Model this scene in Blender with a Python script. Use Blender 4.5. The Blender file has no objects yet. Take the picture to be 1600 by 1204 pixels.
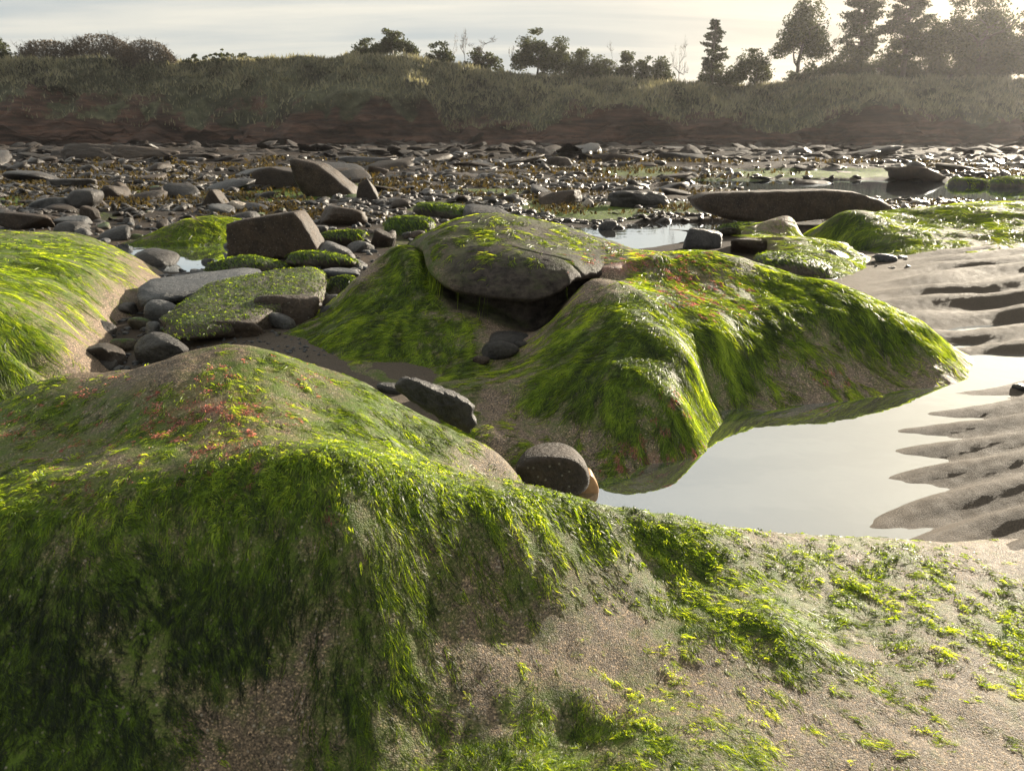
import bpy, bmesh, math, random
import numpy as np
from mathutils import Vector
random.seed(7); RNG = np.random.default_rng(11)
sc = bpy.context.scene
COL = sc.collection
R = math.radians

# ------------------------------------------------------------------ camera
CH = 0.80; PITCH = R(17.74); CP, SP = math.cos(PITCH), math.sin(PITCH); F = 1200.0
cam = bpy.data.cameras.new("camera"); camo = bpy.data.objects.new("camera", cam); COL.objects.link(camo)
cam.sensor_width = 36; cam.lens = 27; cam.clip_start = 0.02; cam.clip_end = 6000
camo.location = (0, 0, CH); camo.rotation_euler = (math.pi/2 - PITCH, 0, 0)
cam.dof.use_dof = True; cam.dof.focus_distance = 2.3; cam.dof.aperture_fstop = 12.0
sc.camera = camo
sc.render.resolution_x = 1024; sc.render.resolution_y = 770

# ------------------------------------------------------------------ light
SUN_AZ, SUN_EL = R(42), R(16)          # right of straight ahead, low: the light comes from behind the shore
SD = Vector((math.sin(SUN_AZ)*math.cos(SUN_EL), math.cos(SUN_AZ)*math.cos(SUN_EL), math.sin(SUN_EL)))
sl = bpy.data.lights.new("sun", 'SUN'); sl.energy = 5.0; sl.angle = R(0.9); sl.color = (1.0, 0.88, 0.70)
so = bpy.data.objects.new("sun", sl); COL.objects.link(so)
so.rotation_euler = SD.to_track_quat('Z', 'Y').to_euler()
so.location = (20, 20, 20)
sc.view_settings.view_transform = 'Standard'; sc.view_settings.look = 'None'
sc.view_settings.exposure = 1.55; sc.view_settings.gamma = 1.0
sc.view_settings.use_curve_mapping = False
sc.cycles.use_denoising = True
sc.cycles.max_bounces = 6; sc.cycles.volume_bounces = 0
sc.cycles.sample_clamp_indirect = 4.0

class NT:
    def __init__(s, tree): s.t = tree; tree.nodes.clear()
    def n(s, typ, ins=None, **kw):
        nd = s.t.nodes.new(typ)
        for k, v in kw.items(): setattr(nd, k, v)
        for k, v in (ins or {}).items():
            sk = nd.inputs[k]
            if isinstance(v, bpy.types.NodeSocket): s.t.links.new(v, sk)
            else: sk.default_value = v
        return nd
    def link(s, a, b): s.t.links.new(a, b)
    def math(s, op, a, b=None, c=None, clamp=False):
        ins = {0: a}
        if b is not None: ins[1] = b
        if c is not None: ins[2] = c
        return s.n('ShaderNodeMath', ins, operation=op, use_clamp=clamp).outputs[0]
    def mix(s, f, a, b, bt='MIX'):
        nd = s.t.nodes.new('ShaderNodeMix'); nd.data_type = 'RGBA'; nd.blend_type = bt
        for sk, v in ((nd.inputs[0], f), (nd.inputs[6], a), (nd.inputs[7], b)):
            if isinstance(v, bpy.types.NodeSocket): s.t.links.new(v, sk)
            else: sk.default_value = v if not isinstance(v, tuple) or len(v) == 4 else (*v, 1)
        return nd.outputs[2]
    def ramp(s, f, stops):
        nd = s.t.nodes.new('ShaderNodeValToRGB'); cr = nd.color_ramp
        while len(cr.elements) < len(stops): cr.elements.new(0.5)
        for e, (p, c) in zip(cr.elements, stops):
            e.position = p; e.color = (*c, 1) if isinstance(c, tuple) else (c, c, c, 1)
        s.t.links.new(f, nd.inputs[0]); return nd.outputs[0]

w = bpy.data.worlds.new("World"); sc.world = w; w.use_nodes = True
T = NT(w.node_tree)
sky = T.n('ShaderNodeTexSky', sky_type='NISHITA', sun_disc=False, sun_elevation=SUN_EL, sun_rotation=SUN_AZ,
          air_density=1.2, dust_density=2.5, ozone_density=1.2)
tc = T.n('ShaderNodeTexCoord')
sep = T.n('ShaderNodeSeparateXYZ', {0: tc.outputs['Generated']})
zz = T.math('ADD', T.math('MAXIMUM', sep.outputs[2], 0.0), 0.10)
cx = T.math('DIVIDE', sep.outputs[0], zz); cy = T.math('DIVIDE', sep.outputs[1], zz)
cv = T.n('ShaderNodeCombineXYZ', {0: cx, 1: T.math('MULTIPLY', cy, 1.3), 2: 0.0})
mp = T.n('ShaderNodeMapping', {0: cv.outputs[0], 'Rotation': (0, 0, R(-12)), 'Scale': (0.32, 1.0, 1.0)})
n1 = T.n('ShaderNodeTexNoise', {'Vector': mp.outputs[0], 'Scale': 1.1, 'Detail': 7.0, 'Roughness': 0.55, 'Distortion': 0.4})
cl = T.ramp(n1.outputs[0], [(0.36, 0.0), (0.66, 1.0)])
dot = T.n('ShaderNodeVectorMath', {0: tc.outputs['Generated'], 1: SD}, operation='DOT_PRODUCT').outputs['Value']
near = T.math('POWER', T.math('MAXIMUM', dot, 0.0), 9.0)
veil = T.mix(near, (4.3, 4.75, 4.9), (8.8, 7.2, 4.9))           # thin high cloud: blue grey away from the sun, cream near it
bright = T.mix(near, (7.4, 7.1, 6.2), (12.0, 10.2, 7.4))
cloud = T.mix(cl, veil, bright)
skyc = T.mix(0.86, T.mix(1.0, sky.outputs[0], (0.55, 0.55, 0.55), 'MULTIPLY'), cloud)
bg = T.n('ShaderNodeBackground', {0: skyc, 1: 0.0455})
T.link(bg.outputs[0], T.n('ShaderNodeOutputWorld').inputs[0])

# ------------------------------------------------------------------ projection of photo points onto real depths
def tn(py): 
    v = (602 - np.asarray(py, float))/F
    return (SP - v*CP)/(CP + v*SP)
def xk(px, py):
    v = (602 - np.asarray(py, float))/F
    return ((np.asarray(px, float) - 800)/F)/(CP + v*SP)
def atY(px, py, Y): return (Y*xk(px, py), Y, CH - Y*tn(py))
def atZ(px, py, z):
    Y = (CH - z)/tn(py); return (Y*xk(px, py), Y, z)
def toPix(X, Y, Z):
    zc = CH - Z
    d = Y*CP + zc*SP; up = Y*SP - zc*CP
    return 800 + F*X/d, 602 - F*up/d

# ------------------------------------------------------------------ noise
def _h(ix, iy, iz, s):
    n = (ix.astype(np.int64)*374761393 + iy.astype(np.int64)*668265263 + iz.astype(np.int64)*2147483647 + s*974711) & 0xffffffff
    n = ((n ^ (n >> 13))*1274126177) & 0xffffffff
    n = ((n ^ (n >> 16))*2246822519) & 0xffffffff
    return ((n ^ (n >> 15)) & 0xffffff)/float(0xffffff)*2 - 1
def noise(x, y, z=None, s=0):
    x = np.asarray(x, float); y = np.asarray(y, float); flat = z is None; z = np.zeros_like(x) if z is None else np.asarray(z, float)
    x0 = np.floor(x); y0 = np.floor(y); z0 = np.floor(z)
    fx, fy, fz = x-x0, y-y0, z-z0
    q = lambda t: t*t*t*(t*(t*6-15)+10)
    fx, fy, fz = q(fx), q(fy), q(fz); r = 0
    for i in (0, 1):
        for j in (0, 1):
            for k in ((0,) if flat else (0, 1)):
                wgt = (fx if i else 1-fx)*(fy if j else 1-fy)*(fz if k else 1-fz)
                r = r + wgt*_h(x0+i, y0+j, z0+k, s)
    return r
def fbm(x, y, z=None, o=4, s=0, g=0.5):
    a, t, r = 1.0, 0.0, 0
    for i in range(o):
        f = 2.03**i
        r = r + a*noise(x*f+i*7.3, y*f-i*3.1, None if z is None else z*f+i*1.7, s+i); t += a; a *= g
    return r/t
def sm(a, b, x):
    t = np.clip((x-a)/(b-a), 0, 1); return t*t*(3-2*t)

class TPS:
    def __init__(s, pts, lam=1e-4, lin=True):
        p = np.array(pts, float); s.c = p[:, :2]; n = len(p)
        K = s.k(s.c, s.c) + lam*np.eye(n); P = np.c_[np.ones(n), s.c]
        A = np.zeros((n+3, n+3)); A[:n, :n] = K; A[:n, n:] = P; A[n:, :n] = P.T
        s.w = np.linalg.lstsq(A, np.r_[p[:, 2], 0, 0, 0], rcond=None)[0]
    def k(s, a, b):
        d2 = ((a[:, None, :]-b[None, :, :])**2).sum(-1)
        return 0.5*d2*np.log(d2+1e-12)
    def __call__(s, X, Y):
        q = np.c_[np.ravel(X), np.ravel(Y)]; out = np.empty(len(q))
        for i in range(0, len(q), 40000):
            b = q[i:i+40000]; out[i:i+40000] = s.k(b, s.c) @ s.w[:-3] + s.w[-3] + b @ s.w[-2:]
        return out.reshape(np.shape(X))

# ------------------------------------------------------------------ mesh helpers
def tag(o, label=None, cat=None, group=None, kind=None):
    if label: o['label'] = label
    if cat: o['category'] = cat
    if group: o['group'] = group
    if kind: o['kind'] = kind
    return o
def mesh_np(name, V, Fc, mat=None, smooth=True, attrs=None, parent=None):
    """V (n,3); Fc (m,3) or (m,4); attrs: name -> (n,) floats"""
    me = bpy.data.meshes.new(name); V = np.asarray(V, np.float32); Fc = np.asarray(Fc, np.int32)
    me.vertices.add(len(V)); me.vertices.foreach_set('co', V.ravel())
    k = Fc.shape[1]
    me.loops.add(Fc.size); me.loops.foreach_set('vertex_index', Fc.ravel())
    me.polygons.add(len(Fc)); me.polygons.foreach_set('loop_start', np.arange(0, Fc.size, k, dtype=np.int32))
    me.polygons.foreach_set('use_smooth', np.full(len(Fc), smooth))
    me.update(calc_edges=True)
    for an, av in (attrs or {}).items():
        a = me.attributes.new(an, 'FLOAT', 'POINT'); a.data.foreach_set('value', np.asarray(av, np.float32).ravel())
    if mat: me.materials.append(mat)
    o = bpy.data.objects.new(name, me); COL.objects.link(o)
    if parent: o.parent = parent
    return o
def grid_faces(nr, nc):
    i = np.arange(nr-1)[:, None]*nc + np.arange(nc-1)[None, :]
    return np.stack([i, i+1, i+nc+1, i+nc], -1).reshape(-1, 4)

# ------------------------------------------------------------------ materials
def new_mat(name):
    m = bpy.data.materials.new(name); m.use_nodes = True; return m, NT(m.node_tree)
def out(T, sh): T.link(sh, T.n('ShaderNodeOutputMaterial').inputs[0])

def sand_mat(name, a, b, mid=.0025, rough=0.45, film=True, grain=330.0, bump=0.0016, spec=0.3, coarse=None):
    m, T = new_mat(name)
    tc = T.n('ShaderNodeTexCoord'); ob = tc.outputs['Object']
    big = T.n('ShaderNodeTexNoise', {'Vector': ob, 'Scale': 7.0, 'Detail': 6.0, 'Roughness': 0.62})
    g1 = T.n('ShaderNodeTexNoise', {'Vector': ob, 'Scale': grain, 'Detail': 3.0, 'Roughness': 0.7})
    g2 = T.n('ShaderNodeTexVoronoi', {'Vector': ob, 'Scale': grain*1.5})
    c = T.mix(big.outputs[0], (*a, 1), (*b, 1))
    gr = T.ramp(g1.outputs[0], [(0.32, (0.22, 0.2, 0.19)), (0.5, (0.9, 0.9, 0.9)), (0.68, (2.6, 2.4, 2.1))])
    vc = T.n('ShaderNodeSeparateColor', {0: g2.outputs['Color']})
    gv = T.ramp(vc.outputs[0], [(0.0, (0.25, 0.24, 0.24)), (0.5, (0.75, 0.73, 0.7)), (0.85, (1.3, 1.2, 1.1)), (1.0, (3.2, 2.9, 2.5))])
    c = T.mix(0.75, T.mix(0.55, c, gr, 'MULTIPLY'), gv, 'MULTIPLY')
    rgh = T.math('MULTIPLY_ADD', g1.outputs[0], 0.4, rough-0.2)
    if film:
        at = T.n('ShaderNodeAttribute', attribute_name='cov'); rd = T.n('ShaderNodeAttribute', attribute_name='red')
        fn = T.n('ShaderNodeTexNoise', {'Vector': ob, 'Scale': 26.0, 'Detail': 8.0, 'Roughness': 0.7})
        f = T.math('MULTIPLY', T.math('MULTIPLY_ADD', fn.outputs[0], 3.2, T.math('MULTIPLY_ADD', at.outputs['Fac'], 1.3, -1.85)), 1.0, clamp=True)
        c = T.mix(f, c, T.mix(g1.outputs[0], (0.020, 0.040, 0.008), (0.120, 0.180, 0.016)))
        f2 = T.math('MULTIPLY', T.math('MULTIPLY_ADD', fn.outputs[0], 2.5, T.math('MULTIPLY_ADD', rd.outputs['Fac'], 1.0, -1.85)), 1.0, clamp=True)
        c = T.mix(f2, c, T.mix(g1.outputs[0], (0.12, 0.05, 0.05), (0.42, 0.20, 0.18)))
    g3 = T.n('ShaderNodeTexVoronoi', {'Vector': ob, 'Scale': grain*.62}); vb = T.n('ShaderNodeSeparateColor', {0: g3.outputs['Color']})
    c = T.mix(T.math('MULTIPLY', T.ramp(vb.outputs[1], [(.86, 0.0), (.92, 1.0)]), T.ramp(g3.outputs[0], [(.25, .8), (.45, 0.0)])), c, (0.32, 0.28, 0.22, 1))
    c = T.mix(T.math('MULTIPLY', T.ramp(vb.outputs[2], [(.84, 0.0), (.9, 1.0)]), T.ramp(g3.outputs[0], [(.25, .8), (.5, 0.0)])), c, (0.03, 0.026, 0.022, 1))
    md = T.n('ShaderNodeTexNoise', {'Vector': ob, 'Scale': 60.0, 'Detail': 5.0, 'Roughness': 0.6})
    h = T.math('ADD', T.math('MULTIPLY', g1.outputs[0], 0.6), T.math('MULTIPLY', g2.outputs[0], -0.7))
    bm1 = T.n('ShaderNodeBump', {'Strength': 1.0, 'Distance': bump, 'Height': h})
    bm = T.n('ShaderNodeBump', {'Strength': 0.7, 'Distance': mid, 'Height': md.outputs[0], 'Normal': bm1.outputs[0]})
    p = T.n('ShaderNodeBsdfPrincipled', {'Base Color': c, 'Roughness': rgh, 'Normal': bm.outputs[0], 'Specular IOR Level': spec})
    out(T, p.outputs[0]); return m

def rock_mat(name, a, b, rough=0.35, spots=0.0, moss=0.0, scale=1.0):
    m, T = new_mat(name)
    tc = T.n('ShaderNodeTexCoord'); ob = tc.outputs['Object']
    geo = T.n('ShaderNodeNewGeometry'); oi = T.n('ShaderNodeObjectInfo')
    ps = geo.outputs['Position']
    n1 = T.n('ShaderNodeTexNoise', {'Vector': ps, 'Scale': 9.0*scale, 'Detail': 8.0, 'Roughness': 0.65})
    n2 = T.n('ShaderNodeTexNoise', {'Vector': ps, 'Scale': 70.0*scale, 'Detail': 6.0, 'Roughness': 0.7})
    c = T.mix(T.ramp(n1.outputs[0], [(0.3, 0.0), (0.7, 1.0)]), (*a, 1), (*b, 1))
    c = T.mix(0.9, c, T.ramp(n2.outputs[0], [(0.3, (0.35, 0.35, 0.36)), (0.55, (1, 1, 1)), (0.8, (1.7, 1.65, 1.55))]), 'MULTIPLY')
    c = T.mix(0.55, c, T.mix(oi.outputs['Random'], (0.5, 0.52, 0.56, 1), (1.2, 1.08, 0.94, 1)), 'MULTIPLY')
    if spots:
        v = T.n('ShaderNodeTexVoronoi', {'Vector': ps, 'Scale': 55.0*scale})
        c = T.mix(T.math('MULTIPLY', T.ramp(v.outputs[0], [(0.10, 1.0), (0.2, 0.0)]), spots), c, (0.42, 0.40, 0.34, 1))
    if moss:
        nz = T.n('ShaderNodeSeparateXYZ', {0: geo.outputs['Normal']})
        f = T.math('MULTIPLY', T.math('ADD', T.math('MULTIPLY', nz.outputs[2], 1.4), T.math('ADD', T.math('MULTIPLY_ADD', n1.outputs[0], 3.0, moss-4.3), T.math('MULTIPLY', n2.outputs[0], 2.0))), 1.3, clamp=True)
        c = T.mix(f, c, T.mix(n2.outputs[0], (0.008, 0.022, 0.004), (0.085, 0.14, 0.010)))
    bm0 = T.n('ShaderNodeBump', {'Strength': 0.8, 'Distance': 0.035/scale, 'Height': n1.outputs[0]})
    bm = T.n('ShaderNodeBump', {'Strength': 1.0, 'Distance': 0.010/scale, 'Height': n2.outputs[0], 'Normal': bm0.outputs[0]})
    p = T.n('ShaderNodeBsdfPrincipled', {'Base Color': c, 'Roughness': T.math('MULTIPLY_ADD', n1.outputs[0], 0.35, rough-0.15), 'Normal': bm.outputs[0], 'Specular IOR Level': 0.32})
    out(T, p.outputs[0]); return m

def algae_mat():
    m, T = new_mat('green_algae')
    r = T.n('ShaderNodeAttribute', attribute_name='rnd').outputs['Fac']; rd = T.n('ShaderNodeAttribute', attribute_name='red').outputs['Fac']
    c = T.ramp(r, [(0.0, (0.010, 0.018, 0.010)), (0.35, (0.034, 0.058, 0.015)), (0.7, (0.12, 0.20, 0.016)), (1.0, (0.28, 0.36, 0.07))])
    cr = T.ramp(r, [(0.0, (0.08, 0.035, 0.045)), (0.5, (0.34, 0.13, 0.11)), (1.0, (0.58, 0.30, 0.26))])
    c = T.mix(rd, c, cr)
    tcol = T.mix(1.0, c, T.mix(rd, (4.0, 3.3, 0.7, 1), (1.8, 1.3, 1.1, 1)), 'MULTIPLY')
    p = T.n('ShaderNodeBsdfPrincipled', {'Base Color': c, 'Roughness': 0.42, 'Specular IOR Level': 0.4})
    t = T.n('ShaderNodeBsdfTranslucent', {0: tcol})
    mx = T.n('ShaderNodeMixShader', {0: 0.55, 1: p.outputs[0], 2: t.outputs[0]})
    out(T, mx.outputs[0]); return m

def foliage_mat(name, a, b, tr=0.3, rough=0.6):
    m, T = new_mat(name)
    r = T.n('ShaderNodeAttribute', attribute_name='rnd').outputs['Fac']
    c = T.mix(r, (*a, 1), (*b, 1))
    p = T.n('ShaderNodeBsdfPrincipled', {'Base Color': c, 'Roughness': rough, 'Specular IOR Level': 0.3})
    t = T.n('ShaderNodeBsdfTranslucent', {0: T.mix(1.0, c, (1.6, 1.5, 1.0, 1), 'MULTIPLY')})
    out(T, T.n('ShaderNodeMixShader', {0: tr, 1: p.outputs[0], 2: t.outputs[0]}).outputs[0]); return m

M_FORE = sand_mat('sandy_rock', (0.105, 0.084, 0.062), (0.195, 0.158, 0.118), rough=0.6, grain=330.0, bump=.0018, spec=.14)
M_CENT = sand_mat('sandy_rock_far', (0.130, 0.103, 0.084), (0.235, 0.190, 0.150), rough=0.60, grain=260.0, bump=0.002, mid=.006, spec=.15)
M_SAND = sand_mat('wet_sand', (0.13, 0.11, 0.09), (0.21, 0.18, 0.15), rough=0.36, film=True, grain=300.0)
M_ALGAE = algae_mat()
M_STONE = rock_mat('wet_dark_stone', (0.022, 0.022, 0.024), (0.085, 0.078, 0.072), rough=0.42)
M_BROWN = rock_mat('brown_stone', (0.024, 0.018, 0.014), (0.080, 0.058, 0.042), rough=0.58, spots=0.3)
M_GREY = rock_mat('blue_grey_stone', (0.055, 0.06, 0.066), (0.14, 0.14, 0.14), rough=0.42)
M_MOSSY = rock_mat('mossy_stone', (0.06, 0.055, 0.045), (0.15, 0.13, 0.10), rough=0.45, moss=1.15)
M_PALE = rock_mat('pale_stone', (0.30, 0.27, 0.23), (0.45, 0.40, 0.34), rough=0.35)

# water: still sea water left in the hollows
m, T = new_mat('still_water'); M_WATER = m
tcw = T.n('ShaderNodeTexCoord')
wn = T.n('ShaderNodeTexNoise', {'Vector': tcw.outputs['Object'], 'Scale': 5.0, 'Detail': 3.0})
bmw = T.n('ShaderNodeBump', {'Strength': 0.10, 'Distance': 0.01, 'Height': wn.outputs[0]})
gl = T.n('ShaderNodeBsdfGlossy', {0: (0.84, 0.92, 1.0, 1), 1: 0.015, 'Normal': bmw.outputs[0]})
df = T.n('ShaderNodeBsdfDiffuse', {0: (0.09, 0.08, 0.065, 1)})
fr = T.n('ShaderNodeLayerWeight', {0: 0.35})
out(T, T.n('ShaderNodeMixShader', {0: T.math('MULTIPLY_ADD', fr.outputs['Fresnel'], 0.5, 0.62, clamp=True), 1: df.outputs[0], 2: gl.outputs[0]}).outputs[0])

# ------------------------------------------------------------------ the ground sheet
def LY(X, Y): return X/(Y+0.15), np.log(Y)*0.45
gpts = [(1000,790,-.04),(1100,780,-.04),(1200,760,-.045),(1300,800,-.04),(1200,700,-.045),(1300,680,-.045),(1350,740,-.03),(1420,640,-.03),
 (1470,605,-.02),(1250,655,-.03),(1385,800,-.017),(1385,759,-.017),(1400,709,-.015),(1405,682,-.015),(1435,665,-.014),(1470,644,-.013),(1520,620,-.010),
 (1500,800,.010),(1500,750,.010),(1500,700,.008),(1540,660,.005),(1600,640,.008),(1600,800,.035),(1600,740,.032),(1600,690,.026),(1700,700,.05),(1750,800,.06),(1750,640,.04),
 (1400,842,.0),(1500,850,.02),(1600,870,.04),(1500,514,-.014),(1560,513,-.014),(1620,515,-.012),(1540,532,.012),(1600,528,.016),(1470,548,.0),
 (1540,560,-.016),(1600,575,-.018),(1570,600,-.012),(1600,612,.004),(1400,470,.05),(1400,430,.06),(1500,480,.035),(1500,450,.06),(1600,430,.075),(1600,470,.05),(1700,450,.08),
 (1300,425,.05),(1480,500,.012),(1600,495,.02),(760,640,.06),(700,590,.09),(800,720,.02),(850,778,-.012),(900,775,-.02),(560,570,.12),(480,545,.13),(250,520,.09),(150,560,.075),
 (60,600,.07),(300,450,.07),(430,440,.06),(550,420,.05),(-100,600,.07),(400,500,.10),(0,340,.04),(100,350,.03),(200,360,.02),
 (290,398,-.03),(335,405,-.03),(245,388,-.02),(320,385,-.02),(200,378,.0),(380,425,.03),(420,380,.04),(600,330,.04),(500,330,.04),
 (950,375,-.03),(1030,370,-.03),(900,352,-.02),(990,350,-.01),(870,340,.02),(1060,392,.03),(1090,345,.0),(1010,335,.03),(1150,350,.02),(800,310,.04),
 (1130,310,.02),(1200,345,.03),(1200,400,.04)]
_p = [];
for a, b, c in gpts:
    X, Y, z = atZ(a, b, c); l = LY(X, Y); _p.append((l[0], l[1], c))
for (X, Y, z) in [(-6,9,.05),(-2,10,.05),(2,10,.04),(7,9,.06),(-3,.6,.0),(0,.5,-.05),(3,.8,.05),(-3,1.5,.05),(4,2,.08),(6,4,.1),(-6,4,.08)]:
    l = LY(X, Y); _p.append((l[0], l[1], z))
_g = TPS(_p, lam=2e-4)
POOLS = [atZ(1490,302,0)+(3.6,2.2), atZ(1180,294,0)+(2.0,0.8), atZ(1330,288,0)+(3.6,1.8), atZ(560,268,0)+(1.2,1.2), atZ(150,290,0)+(1.0,.6), atZ(700,276,0)+(2.2,1.0), atZ(320,276,0)+(1.8,.9), atZ(980,284,0)+(2.4,.8), atZ(1200,268,0)+(3.5,1.4), atZ(1560,305,0)+(2.2,.7), atZ(1080,352,0)+(.6,.35)]
def ground(X, Y):
    X = np.asarray(X, float); Y = np.asarray(Y, float)
    Yc = np.maximum(Y, 0.35)
    l = LY(X, Yc); near = np.clip(_g(l[0], l[1]), -.07, .17)
    far = 0.045 + 0.03*fbm(X/3.0, Yc/2.0, s=3) + 0.10*sm(14, 40, Yc)
    # bedding ledges of the wave cut platform
    led = fbm(X/9.0+2, Yc/3.0, o=4, s=9); st = np.floor(led*7)/7 + sm(0.75, 1.0, (led*7) % 1)/7
    far = far + sm(16, 30, Yc)*0.32*st + 0.022*fbm(X/.25, Yc/.25, o=3, s=5)*sm(3, 9, Yc)
    k = sm(6.0, 9.5, Yc)
    z = near*(1-k) + far*k
    for px_, py_, _, rx, ry in POOLS:
        d = ((X-px_)/rx)**2 + ((Yc-py_)/ry)**2 + 0.35*fbm(X/.5, Yc/.4, s=31)
        z = z - 0.10*sm(1.15, 0.55, d)
    # wave ripples in the sand right of the pool
    wob = 0.022*fbm(X/.6, Yc/.45, o=2, s=21)
    lam = 0.118 + 0.03*sm(2.4, 4.5, Yc)+0.20*sm(4.0, 6.0, Yc)
    ph = (Yc - 0.33*X + wob*3.0 + .05*np.sin(X*5.1))/0.145
    ph2 = (Yc - 0.22*X + wob*2.0 + 0.14*fbm(X/1.5, Yc/.8, o=2, s=77))/0.24
    def rip(p):
        f = p % 1.0
        am = .85+.3*(np.abs(np.sin(np.floor(p)*12.9898)*43758.5453) % 1.0)
        am2 = .85+.3*(np.abs(np.sin((np.floor(p)+1)*12.9898)*43758.5453) % 1.0); am = am*(1-f)+am2*f
        return np.where(f < 0.62, sm(0, .62, f), 1-sm(.62, 1.0, f))*am
    wr = sm(-.35, .05, X-0.72-(Yc-1.56)*0.6)*sm(.9, 1.2, Yc)*(1-sm(5.2, 6.0, Yc))
    rr = rip(ph)*0.024*(1-sm(2.35, 2.9, Yc)) + rip(ph2)*0.043*sm(2.5, 3.2, Yc)
    z = z + wr*(rr - 0.006 + .012*sm(1.0, 1.5, X-.55*(Yc-1.56)) + .0012*np.sin(6.283*(Yc-.28*X+wob*2.5+.012*fbm(X/.1, Yc/.1, s=91))/.037)*sm(-.3, .3, fbm(X/.3, Yc/.2, s=92)))
    z = z + 0.0018*fbm(X/.07, Yc/.05, o=4, s=41)*(1-k)
    return z
GP = [(1290,270,150,7,1.5),(1000,268,60,8,1.2),(930,331,75,12,1.5),(1060,325,40,9,1.2),(840,322,25,10,1.4),(700,330,50,14,1.2),(20,316,25,10,1.4),
                             (440,307,75,10,1.5),(1300,292,120,5,.9),(280,305,60,6,.8),(150,338,30,7,.9),(620,372,40,14,.8),(430,338,60,8,.6),(760,300,60,5,1.2),(1130,282,70,4,1.1),(560,292,50,5,1.1),(180,300,50,5,1.0)]
def build_ground():
    ys = np.concatenate([np.linspace(-3, 0.45, 16)[:-1], np.geomspace(0.45, 110, 760), np.geomspace(115, 1300, 12)])
    ss = np.sinh(np.linspace(-1.25, 1.25, 560)*1.0)/np.sinh(1.25)*1.55
    S, Yg = np.meshgrid(ss, ys); X = S*(np.maximum(Yg, .3)+1.1)
    Z = ground(X, Yg)
    Z[Yg > 112] = 0.2
    px, py = toPix(X, np.maximum(Yg, .4), Z)
    cov = 0*X; red = 0*X
    for (a, b, ra, rb, cvv) in GP:
        d = ((px-a)/ra/1.3)**2 + ((py-b)/rb/1.3)**2
        cov = np.maximum(cov, cvv*sm(1.5, .3, d + .5*fbm(X/.3, Yg/.3, s=8)))
    o = mesh_np('sand', np.stack([X, Yg, Z], -1).reshape(-1, 3), grid_faces(*X.shape)[:, ::1], M_GROUND, attrs={'cov': cov, 'red': red})
    tag(o, kind='structure'); return o
# ground material: wet sand near, dark wave cut platform farther out
m, T = new_mat('shore_ground'); M_GROUND = m
g = T.n('ShaderNodeNewGeometry'); ps = g.outputs['Position']; sp = T.n('ShaderNodeSeparateXYZ', {0: ps})
nb = T.n('ShaderNodeTexNoise', {'Vector': ps, 'Scale': 1.6, 'Detail': 8.0, 'Roughness': 0.65})
nf = T.n('ShaderNodeTexNoise', {'Vector': ps, 'Scale': 300.0, 'Detail': 3.0, 'Roughness': 0.7})
nm = T.n('ShaderNodeTexNoise', {'Vector': ps, 'Scale': 26.0, 'Detail': 8.0, 'Roughness': 0.7})
sandc = T.mix(nb.outputs[0], (0.066, 0.054, 0.043, 1), (0.125, 0.102, 0.080, 1))
sandc = T.mix(0.75, sandc, T.ramp(nf.outputs[0], [(0.3, (0.4, 0.4, 0.4)), (0.5, (1, 1, 1)), (0.75, (1.8, 1.7, 1.6))]), 'MULTIPLY')
plat = T.mix(T.ramp(nb.outputs[0], [(0.35, 0.0), (0.65, 1.0)]), (0.018, 0.015, 0.013, 1), (0.06, 0.045, 0.034, 1))
plat = T.mix(0.7, plat, T.ramp(nm.outputs[0], [(0.3, (0.4, 0.4, 0.4)), (0.5, (1, 1, 1)), (0.72, (2.2, 2.0, 1.6))]), 'MULTIPLY')
# sand only in the near right; rubble bed elsewhere
edge = T.math('ADD', sp.outputs[1], T.math('MULTIPLY', sp.outputs[0], -0.9))
k1 = T.math('MULTIPLY', T.math('ADD', edge, T.math('MULTIPLY_ADD', nb.outputs[0], 2.0, -4.2)), 0.9, clamp=True)
k2 = T.math('MULTIPLY', T.math('ADD', sp.outputs[1], T.math('MULTIPLY_ADD', nb.outputs[0], 3.0, -8.0)), 0.7, clamp=True)
c = T.mix(T.math('MAXIMUM', k1, k2), sandc, plat)
k3 = T.math('MULTIPLY', T.math('SUBTRACT', sp.outputs[1], 16.0), .06, clamp=True)
at = T.n('ShaderNodeAttribute', attribute_name='cov')
f = T.math('MULTIPLY', T.math('MULTIPLY_ADD', nm.outputs[0], 4.5, T.math('MULTIPLY_ADD', at.outputs['Fac'], 1.3, -3.2)), 1.0, clamp=True)
c = T.mix(f, c, T.mix(T.ramp(nm.outputs[0], [(.35, 0.0), (.65, 1.0)]), (0.018, 0.035, 0.006, 1), (0.13, 0.20, 0.010, 1)))
b1 = T.n('ShaderNodeBump', {'Strength': 1.0, 'Distance': 0.003, 'Height': nf.outputs[0]})
b2 = T.n('ShaderNodeBump', {'Strength': 0.9, 'Distance': T.math('MULTIPLY_ADD', k2, 0.05, 0.002), 'Height': nm.outputs[0], 'Normal': b1.outputs[0]})
p = T.n('ShaderNodeBsdfPrincipled', {'Base Color': c, 'Roughness': T.math('MULTIPLY_ADD', nm.outputs[0], 0.5, T.math('MULTIPLY_ADD', k2, -0.12, 0.50)), 'Specular IOR Level': T.math('MULTIPLY_ADD', k3, -.04, .12), 'Normal': b2.outputs[0]})
out(T, p.outputs[0])
build_ground()
Xw = [(-14, 0.9), (16, 0.9), (30, 24), (-26, 24)]
wtr = mesh_np('water', [(x, y, 0) for x, y in Xw], [[0, 1, 2, 3]], M_WATER, smooth=False); tag(wtr, kind='structure')

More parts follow.
